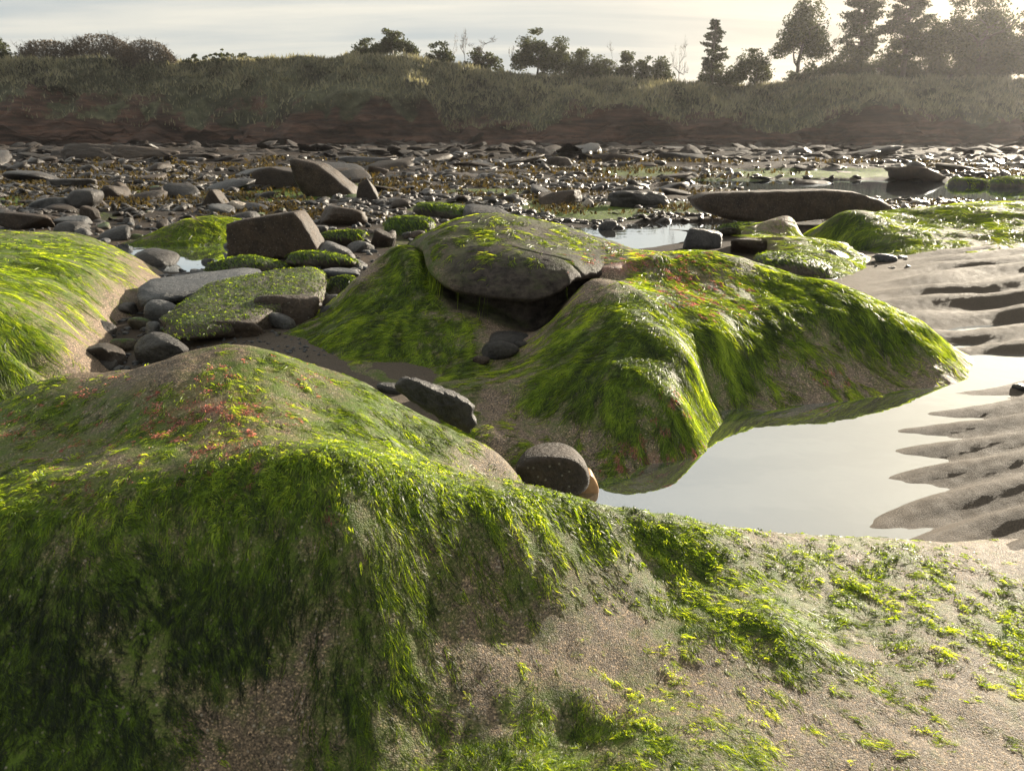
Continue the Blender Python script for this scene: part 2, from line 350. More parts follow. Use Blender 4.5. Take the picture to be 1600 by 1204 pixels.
# ------------------------------------------------------------------ algae cover, read off the photo in 50 px cells (rows y = 325 ... 1175)
COVER = """
00000000000000255211000005666655
88761100000065443345588636776544
99852000000087100000463478873111
74620000006886310029985899995100
87200000578766611889978854789800
84000067965576755678966733233300
77666766557995505666696532220000
76657655458998803345682000000000
55545667888887300123200000000000
66667888888888888899880000000000
87667667776676666777886424531111
86578876666565545666667555365311
89888999864776445444566664544444
99768999843775233222478888775456
99857998535764222222222354434235
99986465328854324423222323433112
99998422226754445555544311111112
99999511145654666766765521111111
"""
CV = np.zeros((18, 32))
for i, row in enumerate([r for r in COVER.split() if r]):
    row = (row + '0'*32)[:32]
    CV[i] = [int(ch)/9.0 for ch in row]
REDS = [(330,640,110,60,1.0),(260,610,120,40,.7),(100,690,120,60,.55),(350,690,80,40,.9),(140,740,90,50,.5),(960,412,70,22,1.2),(1085,440,50,35,.8),(1040,715,70,28,.9),(980,740,40,20,.7),
        (660,745,40,20,.4),(520,800,30,20,.3),(340,760,60,20,.4),(1050,650,30,40,.4),(1300,590,60,15,.3),(480,600,60,30,.6),(420,580,60,20,.7),(1120,470,60,30,.4)]
def cover_at(px, py):
    u = np.clip(np.asarray(px)/50.0 - 0.5, 0, 30.999); v = np.clip((np.asarray(py)-325)/50.0, 0, 16.999)
    i, j = u.astype(int), v.astype(int); fu, fv = u-i, v-j
    return CV[j, i]*(1-fu)*(1-fv)+CV[j, i+1]*fu*(1-fv)+CV[j+1, i]*(1-fu)*fv+CV[j+1, i+1]*fu*fv
def red_at(px, py):
    r = 0*px
    for a, b, ra, rb, s in REDS: r = np.maximum(r, s*np.exp(-((px-a)/ra)**2-((py-b)/rb)**2))
    return r

class Surf:
    """a rock whose upper surface is z(x, y) on a regular grid"""
    def __init__(s, x0, x1, y0, y1, step, fn):
        s.x = np.arange(x0, x1, step); s.y = np.arange(y0, y1, step); s.step = step
        s.X, s.Y = np.meshgrid(s.x, s.y); s.Z = fn(s.X, s.Y)
        k = 9; Zs = s.Z.copy()
        for _ in range(3):
            Zp = np.pad(Zs, k, mode='edge'); c = np.cumsum(Zp, 0); Zs2 = (c[2*k:, :]-c[:-2*k, :])[:, :]/(2*k); c = np.cumsum(Zs2, 1); Zs = (c[:, 2*k:]-c[:, :-2*k])/(2*k)
        s.gy, s.gx = np.gradient(Zs, step)
        s.Zs = Zs
        s.nzy, s.nzx = np.gradient(s.Z, step)
    def samp(s, A, x, y):
        u = np.clip((x-s.x[0])/s.step, 0, len(s.x)-1.001); v = np.clip((y-s.y[0])/s.step, 0, len(s.y)-1.001)
        i, j = u.astype(int), v.astype(int); fu, fv = u-i, v-j
        return A[j, i]*(1-fu)*(1-fv)+A[j, i+1]*fu*(1-fv)+A[j+1, i]*(1-fu)*fv+A[j+1, i+1]*fu*fv

def strands(S, n, name, parent, covf, redf, seed, length=0.05, width=1.0, ymin=0.6, K=4, lift=1.0, dark=None, bright=0, st_sc=1.0, push=None, swirl=0.5, clump=8, flow=None):
    r = np.random.default_rng(seed)
    px, py = toPix(S.X, S.Y, S.Z)
    cov = covf(px, py)
    pat = fbm(S.X/.045, S.Y/.045, o=4, s=seed)*1.0 + .6*fbm(S.X/.16, S.Y/.16, o=3, s=seed+4)
    nz = noise(S.X/.011/st_sc, S.Y/.011/st_sc, s=seed+21); lic = 0; ax, ay = S.X.copy(), S.Y.copy()
    for k_ in range(9):                                        # streaks drawn out along the way the water combs the weed
        lic = lic + S.samp(nz, ax, ay); gx, gy = S.samp(S.gx, ax, ay), S.samp(S.gy, ax, ay); gl_ = np.sqrt(gx**2+gy**2)+.05
        ax = ax-gx/gl_*.010*st_sc + .003*st_sc*noise(ax/.06, ay/.06, s=seed+5); ay = ay-gy/gl_*.010*st_sc
    S.st = lic/lic.std()
    dens = np.clip(cov*1.20 + pat*.55 + S.st*.30 - 0.26, 0, 1)**1.8
    g = ground(S.X, S.Y); dens = dens*(S.Z > np.maximum(g, 0)+.004)
    nx, ny = -S.nzx, -S.nzy; vx, vy, vz = -S.X, -S.Y, CH-S.Z; vl = np.sqrt(vx**2+vy**2+vz**2)
    fac = (nx*vx+ny*vy+vz)/vl/np.sqrt(1+nx**2+ny**2)
    wgt = dens*(np.clip(fac, 0, 1)+.10)/np.maximum(S.Y, ymin)**2
    inside = (px > -160) & (px < 1760) & (py < 1400); wgt = wgt*np.where(inside, 1, .15)
    wf = wgt.ravel(); wf = wf/wf.sum()
    nc = n//clump
    idx = r.choice(wf.size, nc, p=wf)
    cx = S.X.ravel()[idx]+r.uniform(-.5, .5, nc)*S.step; cy = S.Y.ravel()[idx]+r.uniform(-.5, .5, nc)*S.step
    sc_ = np.clip(cy, .8, 6)/1.2                                   # farther strands are merged into wider ones
    crn = r.normal(0, .5, nc); cr = r.uniform(0, 1, nc); cl_ = r.uniform(.5, 1.4, nc)
    rep = lambda a: np.repeat(a, clump)
    N = nc*clump; spread = .0042*rep(sc_)
    x = rep(cx)+r.normal(0, 1, N)*spread; y = rep(cy)+r.normal(0, 1, N)*spread
    scl = rep(sc_); L = length*rep(cl_)*r.uniform(.5, 1.5, N)*scl**0.6
    px0, py0 = toPix(x, y, S.samp(S.Z, x, y))
    rq = redf(px0, py0); rd = ((rq*.75 + .85*noise(x/.016, y/.016, s=55) + .3*noise(x/.06, y/.06, s=56) + r.normal(0, .12, N) > .62) & (rq > .12)).astype(float)
    L = np.where(rd > 0, L*.35, L)
    wdt = (0.00022+0.0005*r.random(N)**2)*width*scl*np.where(rd > 0, 1.6, 1)
    P = []; ang = rep(crn)*.75+r.normal(0, .30, N)
    z = S.samp(S.Z, x, y)
    lf = (.0003+.0013*r.random(N)**2)*lift*scl**.5
    for k in range(K+1):
        t = k/K
        zz = S.samp(S.Z, x, y)+ lf*math.sin(math.pi*min(t*.8+.08, 1)) + .0006
        P.append((x.copy(), y.copy(), zz))
        gx, gy = S.samp(S.gx, x, y), S.samp(S.gy, x, y); gl_ = np.sqrt(gx**2+gy**2)+1e-6
        dx, dy = -gx/gl_, -gy/gl_
        if flow is not None:
            fx, fy, kw = flow(x, y) if callable(flow) else (*flow, None); kk = np.clip(.22/gl_, 0, 1)*.75 if kw is None else kw; dx = dx*(1-kk)+fx*kk; dy = dy*(1-kk)+fy*kk
        dx = dx+swirl*noise(x/.12, y/.12, s=seed+9); dy = dy+swirl*noise(x/.12+40, y/.12, s=seed+9)
        a2 = ang*(1+.3*k/K)+.7*noise(x/.014, y/.014, s=seed+3)
        ca, sa = np.cos(a2), np.sin(a2); dx, dy = dx*ca-dy*sa, dx*sa+dy*ca
        d = np.sqrt(dx**2+dy**2)+1e-6; dx /= d; dy /= d
        x = x+dx*L/K; y = y+dy*L/K
    P = np.array(P)                                             # (K+1, 3, N)
    D = np.gradient(P, axis=0); D /= np.linalg.norm(D, axis=1, keepdims=True)+1e-9
    gx, gy = S.samp(S.nzx, P[0, 0], P[0, 1]), S.samp(S.nzy, P[0, 0], P[0, 1])
    nrm = np.stack([-gx, -gy, np.ones(N)]); nrm /= np.linalg.norm(nrm, axis=0)
    nrm = nrm + r.normal(0, .75, (3, N)); nrm /= np.linalg.norm(nrm, axis=0)
    W = np.cross(D, nrm[None], axis=1); W /= np.linalg.norm(W, axis=1, keepdims=True)+1e-9
    tp = np.array([.7, 1, .9, .65, .15] if K == 4 else np.linspace(1, .2, K+1))[:, None, None]
    A = P - W*wdt*tp; B = P + W*wdt*tp
    V = np.stack([A, B], 1)                                     # (K+1, 2, 3, N)
    V = V.transpose(3, 0, 1, 2).reshape(-1, 3)
    base = (np.arange(N)*2*(K+1))[:, None]; q = np.array([[2*k, 2*k+1, 2*k+3, 2*k+2] for k in range(K)]).reshape(1, -1)
    Fq = (base[:, :, None]+q.reshape(1, K, 4)).reshape(-1, 4)
    if dark is not None: rn_shade = dark(px0, py0)  # painted shade: lowers the strand tone inside the mask
    else: rn_shade = 0
    rn = np.clip(bright-.5*rn_shade+rep(cr)*.55+r.random(N)*.45+.12*noise(x/.15, y/.15, s=6)+.17*S.samp(S.st, P[0, 0], P[0, 1]), 0, 1)
    rn = np.repeat(rn, 2*(K+1)); rdv = np.repeat(rd, 2*(K+1))
    if push is not None: V = push(V)
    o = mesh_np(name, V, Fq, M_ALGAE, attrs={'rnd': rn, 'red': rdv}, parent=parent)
    tag(o, kind='stuff'); return o

def sheet(S, name, mat, label, cat='rock', push=None, group=None):
    px, py = toPix(S.X, S.Y, S.Z)
    V = np.stack([S.X, S.Y, S.Z], -1).reshape(-1, 3)
    if push is not None: V = push(V)
    # skirt closing the body of the rock down into the ground
    nr, nc = S.X.shape; Fq = grid_faces(nr, nc)
    ring = np.concatenate([np.arange(nc), np.arange(1, nr)*nc+nc-1, (nr-1)*nc+np.arange(nc-2, -1, -1), np.arange(nr-2, 0, -1)*nc])
    sk = V[ring].copy(); sk[:, 2] = np.minimum(sk[:, 2]-.05, -.25); n0 = len(V); m_ = len(ring); a = np.arange(m_); b = (a+1) % m_
    V2 = np.r_[V, sk]; Fs = np.stack([ring[b], ring[a], n0+a, n0+b], -1)
    cov = cover_at(px, py).ravel(); rd = red_at(px, py).ravel()
    wall = getattr(S, 'wall', None)
    at = {'cov': np.r_[cov, np.zeros(m_)], 'red': np.r_[rd, np.zeros(m_)]}
    at['bare'] = np.r_[wall.ravel() if wall is not None else cov*0, np.zeros(m_)]
    o = mesh_np(name, V2, np.r_[Fq, Fs], mat, attrs=at)
    tag(o, label, cat, group); return o

# ---- foreground rock: front hump and the hump behind it at left
Yp = lambda L: [(atY(a, b, Y)[0], Y, atY(a, b, Y)[2]) for a, b, Y in L]
A = Yp([(0,810,.9),(100,790,.92),(200,762,.932),(300,735,.962),(440,713,.983),(500,708,.99),(560,715,1.0),(640,738,1.03),(710,756,1.07),(780,766,1.10),(850,772,1.14),(920,780,1.18),(990,791,1.225),(1060,805,1.27),
 (1110,822,1.305),(1200,829,1.34),(1285,833,1.365),(1390,841,1.38),
 (0,629,1.33),(52,596,1.34),(105,581,1.35),(210,576,1.35),(280,556,1.35),(332,544,1.36),(402,544,1.36),(455,562,1.36),(507,580,1.37),(570,599,1.385),(640,637,1.40),(710,672,1.42),(762,697,1.43),(800,730,1.43),(815,752,1.43),
 (0,700,1.12),(100,660,1.18),(150,700,1.08),(300,640,1.13),(300,690,1.04),(350,590,1.22),(450,640,1.15),(500,640,1.22),(480,690,1.06),(560,695,1.13),(560,650,1.23),(640,700,1.27),(640,722,1.13),(700,742,1.19),(760,752,1.25),(440,600,1.24),(200,640,1.15),(200,600,1.25),
 (560,800,.93),(560,850,.895),(560,900,.87),(560,1000,.83),(560,1100,.78),(560,1180,.74),(500,1100,.775),(450,1180,.75),(470,1204,.735),(420,1050,.80),
 (100,850,.87),(0,900,.84),(100,900,.83),(100,1000,.775),(100,1100,.725),(100,1200,.67),(0,1100,.72),(0,1000,.78),(250,850,.88),(300,900,.86),(300,1000,.80),(300,1100,.745),(350,1200,.70),(200,1200,.68),(400,800,.915),
 (680,850,.96),(680,900,.935),(680,950,.91),(680,1050,.85),(680,1150,.79),(680,1204,.745),(800,800,1.06),(800,850,1.02),(800,900,.99),(800,950,.965),(800,1050,.88),(800,1150,.79),(800,1204,.74),
 (900,850,1.09),(900,950,1.0),(900,1050,.89),(900,1110,.83),(900,1150,.80),(900,1204,.735),(1000,850,1.16),(1000,920,1.07),(1000,960,1.02),(1000,1000,.965),(1000,1060,.89),(1000,1150,.775),(1000,1204,.715),
 (1100,985,.985),(1150,1000,.965),(1100,1080,.86),(1100,1150,.775),(1100,1204,.72),(1100,900,1.12),(1200,900,1.14),(1200,1060,.89),(1200,1130,.81),(1230,970,1.005),
 (1300,900,1.18),(1300,1000,1.0),(1300,1100,.855),(1300,1204,.74),(1450,880,1.25),(1450,1000,1.01),(1450,1100,.87),(1450,1204,.745),(1550,900,1.2),(1600,1000,1.02),(1600,1200,.76),(1600,860,1.30)])
A += [(-1.2,.9,.25),(-1.3,1.3,.25),(-1.2,.5,.08),(-.5,.3,.03),(0,.35,.03),(.5,.35,.08),(1.0,.5,.08),(1.3,.8,.06),(1.5,1.2,.05),(1.4,1.35,.03),
 (-.9,1.75,.12),(-.6,1.8,.08),(-.3,1.75,.05),(0,1.65,-.02),(.1,1.5,-.06),(.2,1.35,.05),(.35,1.45,-.05),(.5,1.5,-.08),(.8,1.52,-.06),(1.1,1.55,-.03),(-.25,1.55,.22),(-.5,1.6,.24),(-.8,1.55,.28),(-.08,1.52,.1),(1.5,1.6,-.03),(-.02,1.3,.16),(.12,1.3,.1),(-1.5,1.8,.1)]
tA = TPS(A, lam=6e-5)
def fA(X, Y):
    z = tA(X, Y)
    z = z + .009*fbm(X/.20, Y/.16, o=3, s=101) + .0030*fbm(X/.035, Y/.035, o=3, s=102)
    edge = sm(1.62, 2.1, Y)*.3 + sm(1.2, 1.55, -X)*.1
    return np.maximum(z - edge, -.3)
SA = Surf(-1.6, 1.75, .22, 2.15, .0065, fA)
rockA = sheet(SA, 'algae_covered_rock', M_FORE, 'large sandy foreground rock draped in green algae strands, filling the bottom of the view')

# ---- central rock with the undercut hollow
def cpts():
    P = Yp([(980,500,2.35),(1010,560,2.13),(1035,600,2.02),(1065,640,1.96),(1088,675,1.95),(920,440,2.68),(940,465,2.52),
     (850,600,2.12),(750,585,2.3),(900,650,1.95),(900,700,1.86),(980,650,1.93),(960,600,2.02),(900,560,2.22),(980,700,1.85),(850,650,2.02),(1000,720,1.83),
     (1120,640,2.23),(1100,600,2.22),(1150,570,2.38),(1200,600,2.36),(1200,560,2.45),(1200,500,2.62),(1130,520,2.45),(1080,560,2.2),
     (1300,500,2.66),(1300,570,2.47),(1400,570,2.57),(1400,525,2.66),(1400,490,2.80),(1300,446,2.92),(1230,427,3.0),(1150,399,3.1),(1100,390,3.13),(1050,393,3.1),
     (1480,545,2.72),(1505,572,2.68),(1450,515,2.76),(1350,465,2.86),(1350,600,2.46),
     (560,440,2.95),(600,480,2.75),(600,530,2.5),(560,500,2.68),(650,450,2.85),(500,530,2.58),(620,383,3.12),(590,402,3.1),(560,432,3.1),(530,480,2.92),(480,522,2.72),(430,530,2.72),(640,400,3.0),(600,430,2.98),
     (700,560,2.42),(650,580,2.35),(600,570,2.38),(540,560,2.40),(560,575,2.31),(620,590,2.25),(700,620,2.07),(760,670,1.87),(820,720,1.74),
     (800,500,2.74),(760,480,2.78),(720,470,2.82),(680,450,2.88),(700,500,2.66),(760,530,2.54),(790,560,2.44),(740,560,2.43),(850,510,2.70),(830,560,2.36),(860,530,2.40),(885,505,2.46),(900,480,2.52),
     (1000,450,2.72),(1100,450,2.82),(1100,500,2.5),(1200,450,2.88),(1050,420,2.92),(1000,410,3.0),(1040,500,2.42)])
    for a, b in [(940,764),(1000,748),(1060,722),(1108,692),(1118,672),(1130,657),(1200,642),(1300,629),(1390,620),(1450,607),(1505,598)]:
        X, Y, _ = atZ(a, b, 0); P.append((X, Y, -.006)); P.append((X+.03, Y-.10, -.06))
    P += [(.6,3.6,.15),(1.0,3.6,.12),(1.4,3.4,.05),(1.75,3.1,.0),(1.95,2.9,-.05),(0,3.9,.1),(-.5,3.6,.15),(-.9,3.3,.02),(-1.1,3.0,.0),(-.9,2.6,.04),(-.7,2.3,.04),(-.45,1.95,.03),(-.25,1.8,.0),(-.08,1.68,-.03),(.1,1.62,-.06),
      (0,3.3,.25),(.3,3.4,.25),(-.3,3.3,.28),(-.2,3.0,.24),(0,2.95,.2),(.15,2.9,.2),(-1.3,3.3,-.1),(2.2,3.2,-.1),(2.0,2.5,-.12),(0,4.3,-.1),(1,4.2,-.1)]
    return P
tC = TPS(cpts(), lam=1.5e-4)
tCap = TPS(Yp([(660,398,2.93),(675,372,3.05),(710,354,3.15),(752,342,3.22),(797,338,3.28),(850,353,3.26),(902,371,3.2),(972,395,3.1),(1018,400,3.0),
   (700,390,2.92),(750,395,2.86),(800,405,2.80),(850,415,2.75),(900,425,2.72),(940,430,2.75),(665,415,2.86),(700,415,2.82),(750,420,2.77),(800,432,2.71),(850,440,2.68),(890,445,2.66),
   (750,370,3.02),(800,365,3.07),(850,385,2.98),(900,400,2.9),(960,415,2.9)]) +
   [(0,3.55,.44),(.3,3.55,.38),(-.3,3.5,.42),(0,3.9,.1),(.5,3.8,.1),(-.5,3.5,.25)], lam=1e-4)
body_poly = [atY(a, b, Y)[:2] for a, b, Y in [(660,392,3.05),(668,418,2.88),(700,432,2.73),(750,442,2.68),(800,455,2.65),(840,466,2.64),(875,468,2.67),(915,450,2.76),(985,430,2.87),(1050,425,3.0)]] + [(.62,3.3),(.5,3.7),(0,4.0),(-.45,3.7),(-.50,3.3)]
cap_poly = body_poly[:7] + [(body_poly[7][0], body_poly[7][1]+.03), (body_poly[8][0], body_poly[8][1]+.05), (body_poly[9][0]-.02, body_poly[9][1]+.05), (.56,3.25),(.42,3.6),(0,3.9),(-.40,3.65),(-.48,3.3)]
def sdist(X, Y, poly):
    P = np.array(poly); Q = np.roll(P, -1, 0); d = np.full(X.shape, 1e9); ins = np.zeros(X.shape, bool)
    for (ax, ay), (bx, by) in zip(P, Q):
        ex, ey = bx-ax, by-ay; t = np.clip(((X-ax)*ex+(Y-ay)*ey)/(ex*ex+ey*ey), 0, 1)
        d = np.minimum(d, np.hypot(X-ax-t*ex, Y-ay-t*ey))
        c_ = ((ay > Y) != (by > Y)) & (X < (bx-ax)*(Y-ay)/(by-ay+1e-12)+ax); ins ^= c_
    return np.where(ins, d, -d)
def capw(X, Y):
    o_ = .115*sm(.36, .24, X)*sm(-.42, -.30, X); return sm(o_, o_+.045, sdist(X, Y, body_poly) + .02*fbm(X/.12, Y/.12, s=66))
RL = .030
def cap_top(X, Y):
    d = sdist(X, Y, cap_poly); q = np.clip(1-d/(RL*2.6), 0, 1)
    return tCap(X, Y) + .006*fbm(X/.2, Y/.2, o=3, s=141) - RL*(1-np.sqrt(1-q**2))
def fC(X, Y):
    z = tC(X, Y); zc = tCap(X, Y); wq = capw(X, Y)
    side = np.maximum(sm(.24, .40, X), sm(-.30, -.40, X)); zc = np.maximum(zc-.034*(1-side)+.007*side, z-.02)
    z = z*(1-wq)+zc*wq
    z = z + (.013*fbm(X/.25, Y/.22, o=3, s=111) + .004*fbm(X/.05, Y/.05, o=3, s=112))
    jn = 0
    return np.maximum(z-jn, -.3)
SC_ = Surf(-1.35, 2.15, 1.55, 4.2, .010, fC)
SC_.wall = sm(-.01, .05, sdist(SC_.X, SC_.Y, cap_poly))
rockC = None
# its material has bare dark brown stone on the cap and the undercut
def central_mat():
    m = M_CENT; t = m.node_tree
    pr = [n for n in t.nodes if n.type == 'BSDF_PRINCIPLED'][0]
    T = NT.__new__(NT); T.t = t
    old = pr.inputs['Base Color'].links[0].from_socket
    at = T.n('ShaderNodeAttribute', attribute_name='bare')
    tc = T.n('ShaderNodeTexCoord')
    n = T.n('ShaderNodeTexNoise', {'Vector': tc.outputs['Object'], 'Scale': 30.0, 'Detail': 7.0, 'Roughness': 0.65})
    nb_ = T.n('ShaderNodeTexNoise', {'Vector': tc.outputs['Object'], 'Scale': 7.0, 'Detail': 6.0, 'Roughness': 0.7})
    brown = T.mix(T.ramp(n.outputs[0], [(.35, 0.0), (.65, 1.0)]), (0.014, 0.011, 0.010, 1), (0.066, 0.053, 0.044, 1))
    nz_ = T.n('ShaderNodeSeparateXYZ', {0: T.n('ShaderNodeNewGeometry').outputs['Normal']})
    gf = T.math('MULTIPLY', T.ramp(nb_.outputs[0], [(.45, 0.0), (.62, .6)]), T.math('MULTIPLY_ADD', nz_.outputs[2], 2.0, -1.0, clamp=True))
    brown = T.mix(gf, brown, T.mix(n.outputs[0], (0.03, 0.045, 0.012, 1), (0.13, 0.16, 0.04, 1)))
    T.link(T.mix(at.outputs['Fac'], old, brown), pr.inputs['Base Color'])
central_mat()
rockC = sheet(SC_, 'algae_covered_rock', M_CENT, 'large rounded middle rock with a dark undercut hollow and green algae beside the pool')
# the harder layer that overhangs the hollow: top, rounded lip and underside
c0 = np.array([.0, 3.2]); th = np.linspace(0, 2*math.pi, 420, endpoint=False); Bq = np.zeros(420)
for i_, t_ in enumerate(th):
    rs = np.linspace(.05, 1.2, 460); dd = sdist(c0[0]+rs*math.cos(t_), c0[1]+rs*math.sin(t_), cap_poly); Bq[i_] = rs[np.argmax(dd < 0)] if (dd < 0).any() else 1.2
kk_ = np.array([np.roll(Bq, k_) for k_ in range(-7, 8)]).mean(0); Bq = kk_
ring = []
s_top = np.sin(np.linspace(0, math.pi/2, 150)); s_bot = np.linspace(1, .45, 50)
for u in s_top:
    x_, y_ = c0[0]+Bq*u*np.cos(th), c0[1]+Bq*u*np.sin(th); q = np.clip(1-(1-u)*Bq/(RL*2.6), 0, 1); ring.append((x_, y_, tCap(x_, y_)-RL*(1-np.sqrt(1-q**2))))
for u in s_bot[1:]:
    x_, y_ = c0[0]+Bq*u*np.cos(th), c0[1]+Bq*u*np.sin(th); q = np.clip(1-(1-u)*Bq/(RL*1.6), 0, 1); ring.append((x_, y_, tCap(x_, y_)-RL-RL*.9*np.sqrt(1-q**2)))
Pc = np.array(ring).transpose(0, 2, 1).reshape(-1, 3)
Pc[:, 2] += .006*fbm(Pc[:, 0]/.2, Pc[:, 1]/.2, o=3, s=141); nz3 = fbm(Pc[:, 0]/.1, Pc[:, 1]/.06, Pc[:, 2]/.05, o=4, s=142); Pc[:, 1] += .010*nz3
jq = Pc[:, 1]+.55*Pc[:, 0]; nj = .03*noise(Pc[:, 0]/.12, Pc[:, 1]/.12, s=4)
for off_ in (2.93,): Pc[:, 2] -= .006*np.exp(-((jq-off_+nj)/.007)**2)*sm(-.05, .06, Pc[:, 0])
nr_, nc_ = len(ring), 420; ii = (np.arange(nr_-1)*nc_)[:, None]; jj = np.arange(nc_)[None]; j2 = (jj+1) % nc_
Fcp = np.stack([ii+jj, ii+nc_+jj, ii+nc_+j2, ii+j2], -1).reshape(-1, 4)
pxc, pyc = toPix(Pc[:, 0], Pc[:, 1], Pc[:, 2]); cvc = cover_at(pxc, pyc)
mesh_np('overhanging_cap', Pc, Fcp, M_CENT, attrs={'cov': cvc, 'red': red_at(pxc, pyc), 'bare': np.clip(1-sm(.25, .8, cvc+.25*fbm(Pc[:, 0]/.1, Pc[:, 1]/.1, s=9))*.8, 0, 1)}, parent=rockC)


# ---- left rock
D = Yp([(0,360,4.5),(60,360,4.6),(130,367,4.8),(190,396,4.5),(0,400,3.6),(100,400,3.7),(190,415,3.9),(225,440,3.7),(0,450,2.62),(100,450,2.96),(200,455,3.45),(0,500,2.25),(100,500,2.6),(150,485,2.95),
  (0,550,1.98),(70,550,2.25),(125,525,2.62),(40,595,2.15),(0,595,1.93),(50,430,3.0),(150,430,3.3)])
D += [(-3.2,2.2,.35),(-3.2,3.5,.35),(-3.5,5,.2),(-1.55,3.05,-.03),(-1.35,2.7,-.02),(-1.25,2.45,.0),(-1.2,2.15,.02),(-1.3,1.75,.0),(-1.9,1.7,.15),(-3,1.5,.15),(-1.75,3.9,-.05),(-2.0,4.6,-.05),(-2.4,5.1,-.05),(-3,5.4,-.05),(-1.5,3.4,-.03)]
tD = TPS(D, lam=2e-4)
fD = lambda X, Y: np.maximum(tD(X, Y) + .014*fbm(X/.2, Y/.2, o=5, s=121) - .3*sm(5.0, 5.6, Y) - .25*sm(1.75, 1.5, Y), -.3)
SDf = Surf(-4.2, -1.05, 1.4, 5.7, .014, fD)
rockD = sheet(SDf, 'algae_covered_rock', M_CENT, 'sunlit sandy rock slope at the left edge covered in bright green algae')

# ---- rock rising beyond the rippled sand at right
E = Yp([(1700,318,6.5),(1600,316,6.5),(1500,318,6.4),(1400,331,6.2),(1300,346,6.0),(1245,353,5.9),(1300,378,5.2),(1350,395,5.15),(1450,402,5.05),(1600,404,5.0),(1500,360,5.6),(1600,368,5.4),(1420,352,5.85),
   (1180,352,5.9),(1210,365,5.6),(1450,380,5.35),(1350,365,5.6)])
E += [(2.6,6.9,.0),(3.3,7.1,.05),(4.2,7.4,.05),(5.2,7.4,.05),(6,6.6,.25),(6,5.4,.15),(2.3,6.4,-.02),(2.2,5.9,0),(2.3,5.4,0),(2.5,4.95,.0),(3.2,4.8,-.0),(4,4.7,0),(5,4.7,0),(2.0,6.1,-.08),(3.5,4.4,-.1),(4.5,4.3,-.1)]
tE = TPS(E, lam=2e-4)
fE = lambda X, Y: np.maximum(tE(X, Y) + .022*fbm(X/.35+.6*Y, Y/.3, o=5, s=131) - .3*sm(7.1, 7.7, Y), -.3)
SE = Surf(1.75, 6.4, 4.35, 7.8, .018, fE)
rockE = sheet(SE, 'algae_covered_rock', M_CENT, 'low rounded green rock beyond the rippled sand at the right edge')

def flowC(x, y):
    k = sm(.38, .62, x-.1*(y-2)); return -.93*(1-k)+.85*k, -.30*(1-k)-.5*k, .62
def flowA(x, y): return .85, -.45, .55*sm(-.05, .25, x-.35*(y-.9))
STC = SC_; STC.Z = np.maximum(STC.Z, np.where(sdist(STC.X, STC.Y, cap_poly) > .012, cap_top(STC.X, STC.Y), -1))
strands(SA, 200000, 'green_algae', rockA, cover_at, red_at, 5, length=.0125, width=.85, swirl=.45, flow=flowA, dark=lambda a, b: np.exp(-((a-260)/380)**2-((b-1020)/185)**2))  # shade of the lower left face is painted into the strand colour
band = lambda a, b: np.clip(cover_at(a, b)*1.1, 0, 1)*(np.exp(-((b-(745+.10*np.abs(a-500)+(a > 900)*.12*(a-900)))/60)**2) + .5*(a > 950)*(b > 850))
strands(SA, 36000, 'green_algae', rockA, band, lambda a, b: 0*a, 25, length=.008, width=1.5, swirl=1.2, lift=3.0, clump=9, bright=.02)
strands(STC, 125000, 'green_algae', rockC, cover_at, red_at, 6, length=.019, width=.62, flow=flowC, st_sc=1.5)
strands(SDf, 42000, 'green_algae', rockD, cover_at, red_at, 8, length=.022, width=.7, ymin=1.5, flow=(.6, -.8), st_sc=2)
strands(SE, 20000, 'green_algae', rockE, cover_at, red_at, 9, length=.045, width=.6, ymin=3, flow=(-.8, -.6), st_sc=3)

# ------------------------------------------------------------------ stones
_ico = {}
def ico(sub):
    if sub not in _ico:
        bm = bmesh.new(); bmesh.ops.create_icosphere(bm, subdivisions=sub, radius=1)
        V = np.array([v.co[:] for v in bm.verts]); Fc = np.array([[v.index for v in f.verts] for f in bm.faces]); bm.free()
        V /= np.linalg.norm(V, axis=1, keepdims=True); _ico[sub] = (V, Fc)
    return _ico[sub]
def stone_shape(seed, soft=.18, facets=9, rough=.05, sub=4, planes=None):
    """unit stone: smooth minimum over the planes of a random convex body"""
    r = np.random.default_rng(seed); V, Fc = ico(sub)
    if planes is None:
        n = r.normal(0, 1, (facets, 3)); n /= np.linalg.norm(n, axis=1, keepdims=True)
        n = np.r_[n, np.eye(3), -np.eye(3)]; d = np.r_[r.uniform(.62, .95, facets), np.full(6, 1.0)]
    else: n, d = planes
    q = np.clip(V @ n.T, 0, None)/d[None]                     # 1 / distance to each plane
    p = 1.0/soft
    inv = (q**p).sum(1)**(1/p)
    P = V/inv[:, None]
    k = (1.6+r.random())/np.linalg.norm(P, axis=1).mean()
    P = P*(1 + rough*fbm(P[:, 0]*k+seed, P[:, 1]*k, P[:, 2]*k, o=5, s=seed % 97)[:, None])
    return P, Fc
def hull_planes(pts):
    bm = bmesh.new()
    for p_ in pts: bm.verts.new(p_)
    bmesh.ops.convex_hull(bm, input=bm.verts); bm.normal_update()
    c = Vector(np.mean(pts, 0)); n, d = [], []
    for f in bm.faces:
        nn = f.normal.copy(); dd = nn.dot(f.verts[0].co-c)
        if dd < 0: nn, dd = -nn, -dd
        if dd > 1e-4: n.append(nn[:]); d.append(dd)
    bm.free(); return np.array(n), np.array(d), np.array(c)
def place(name, P, Fc, loc, rotz, scale, mat, label, cat, group=None, smooth=True):
    o = mesh_np(name, P, Fc, mat, smooth=smooth); o.location = loc; o.rotation_euler = (0, 0, rotz); o.scale = scale
    return tag(o, label, cat, group)
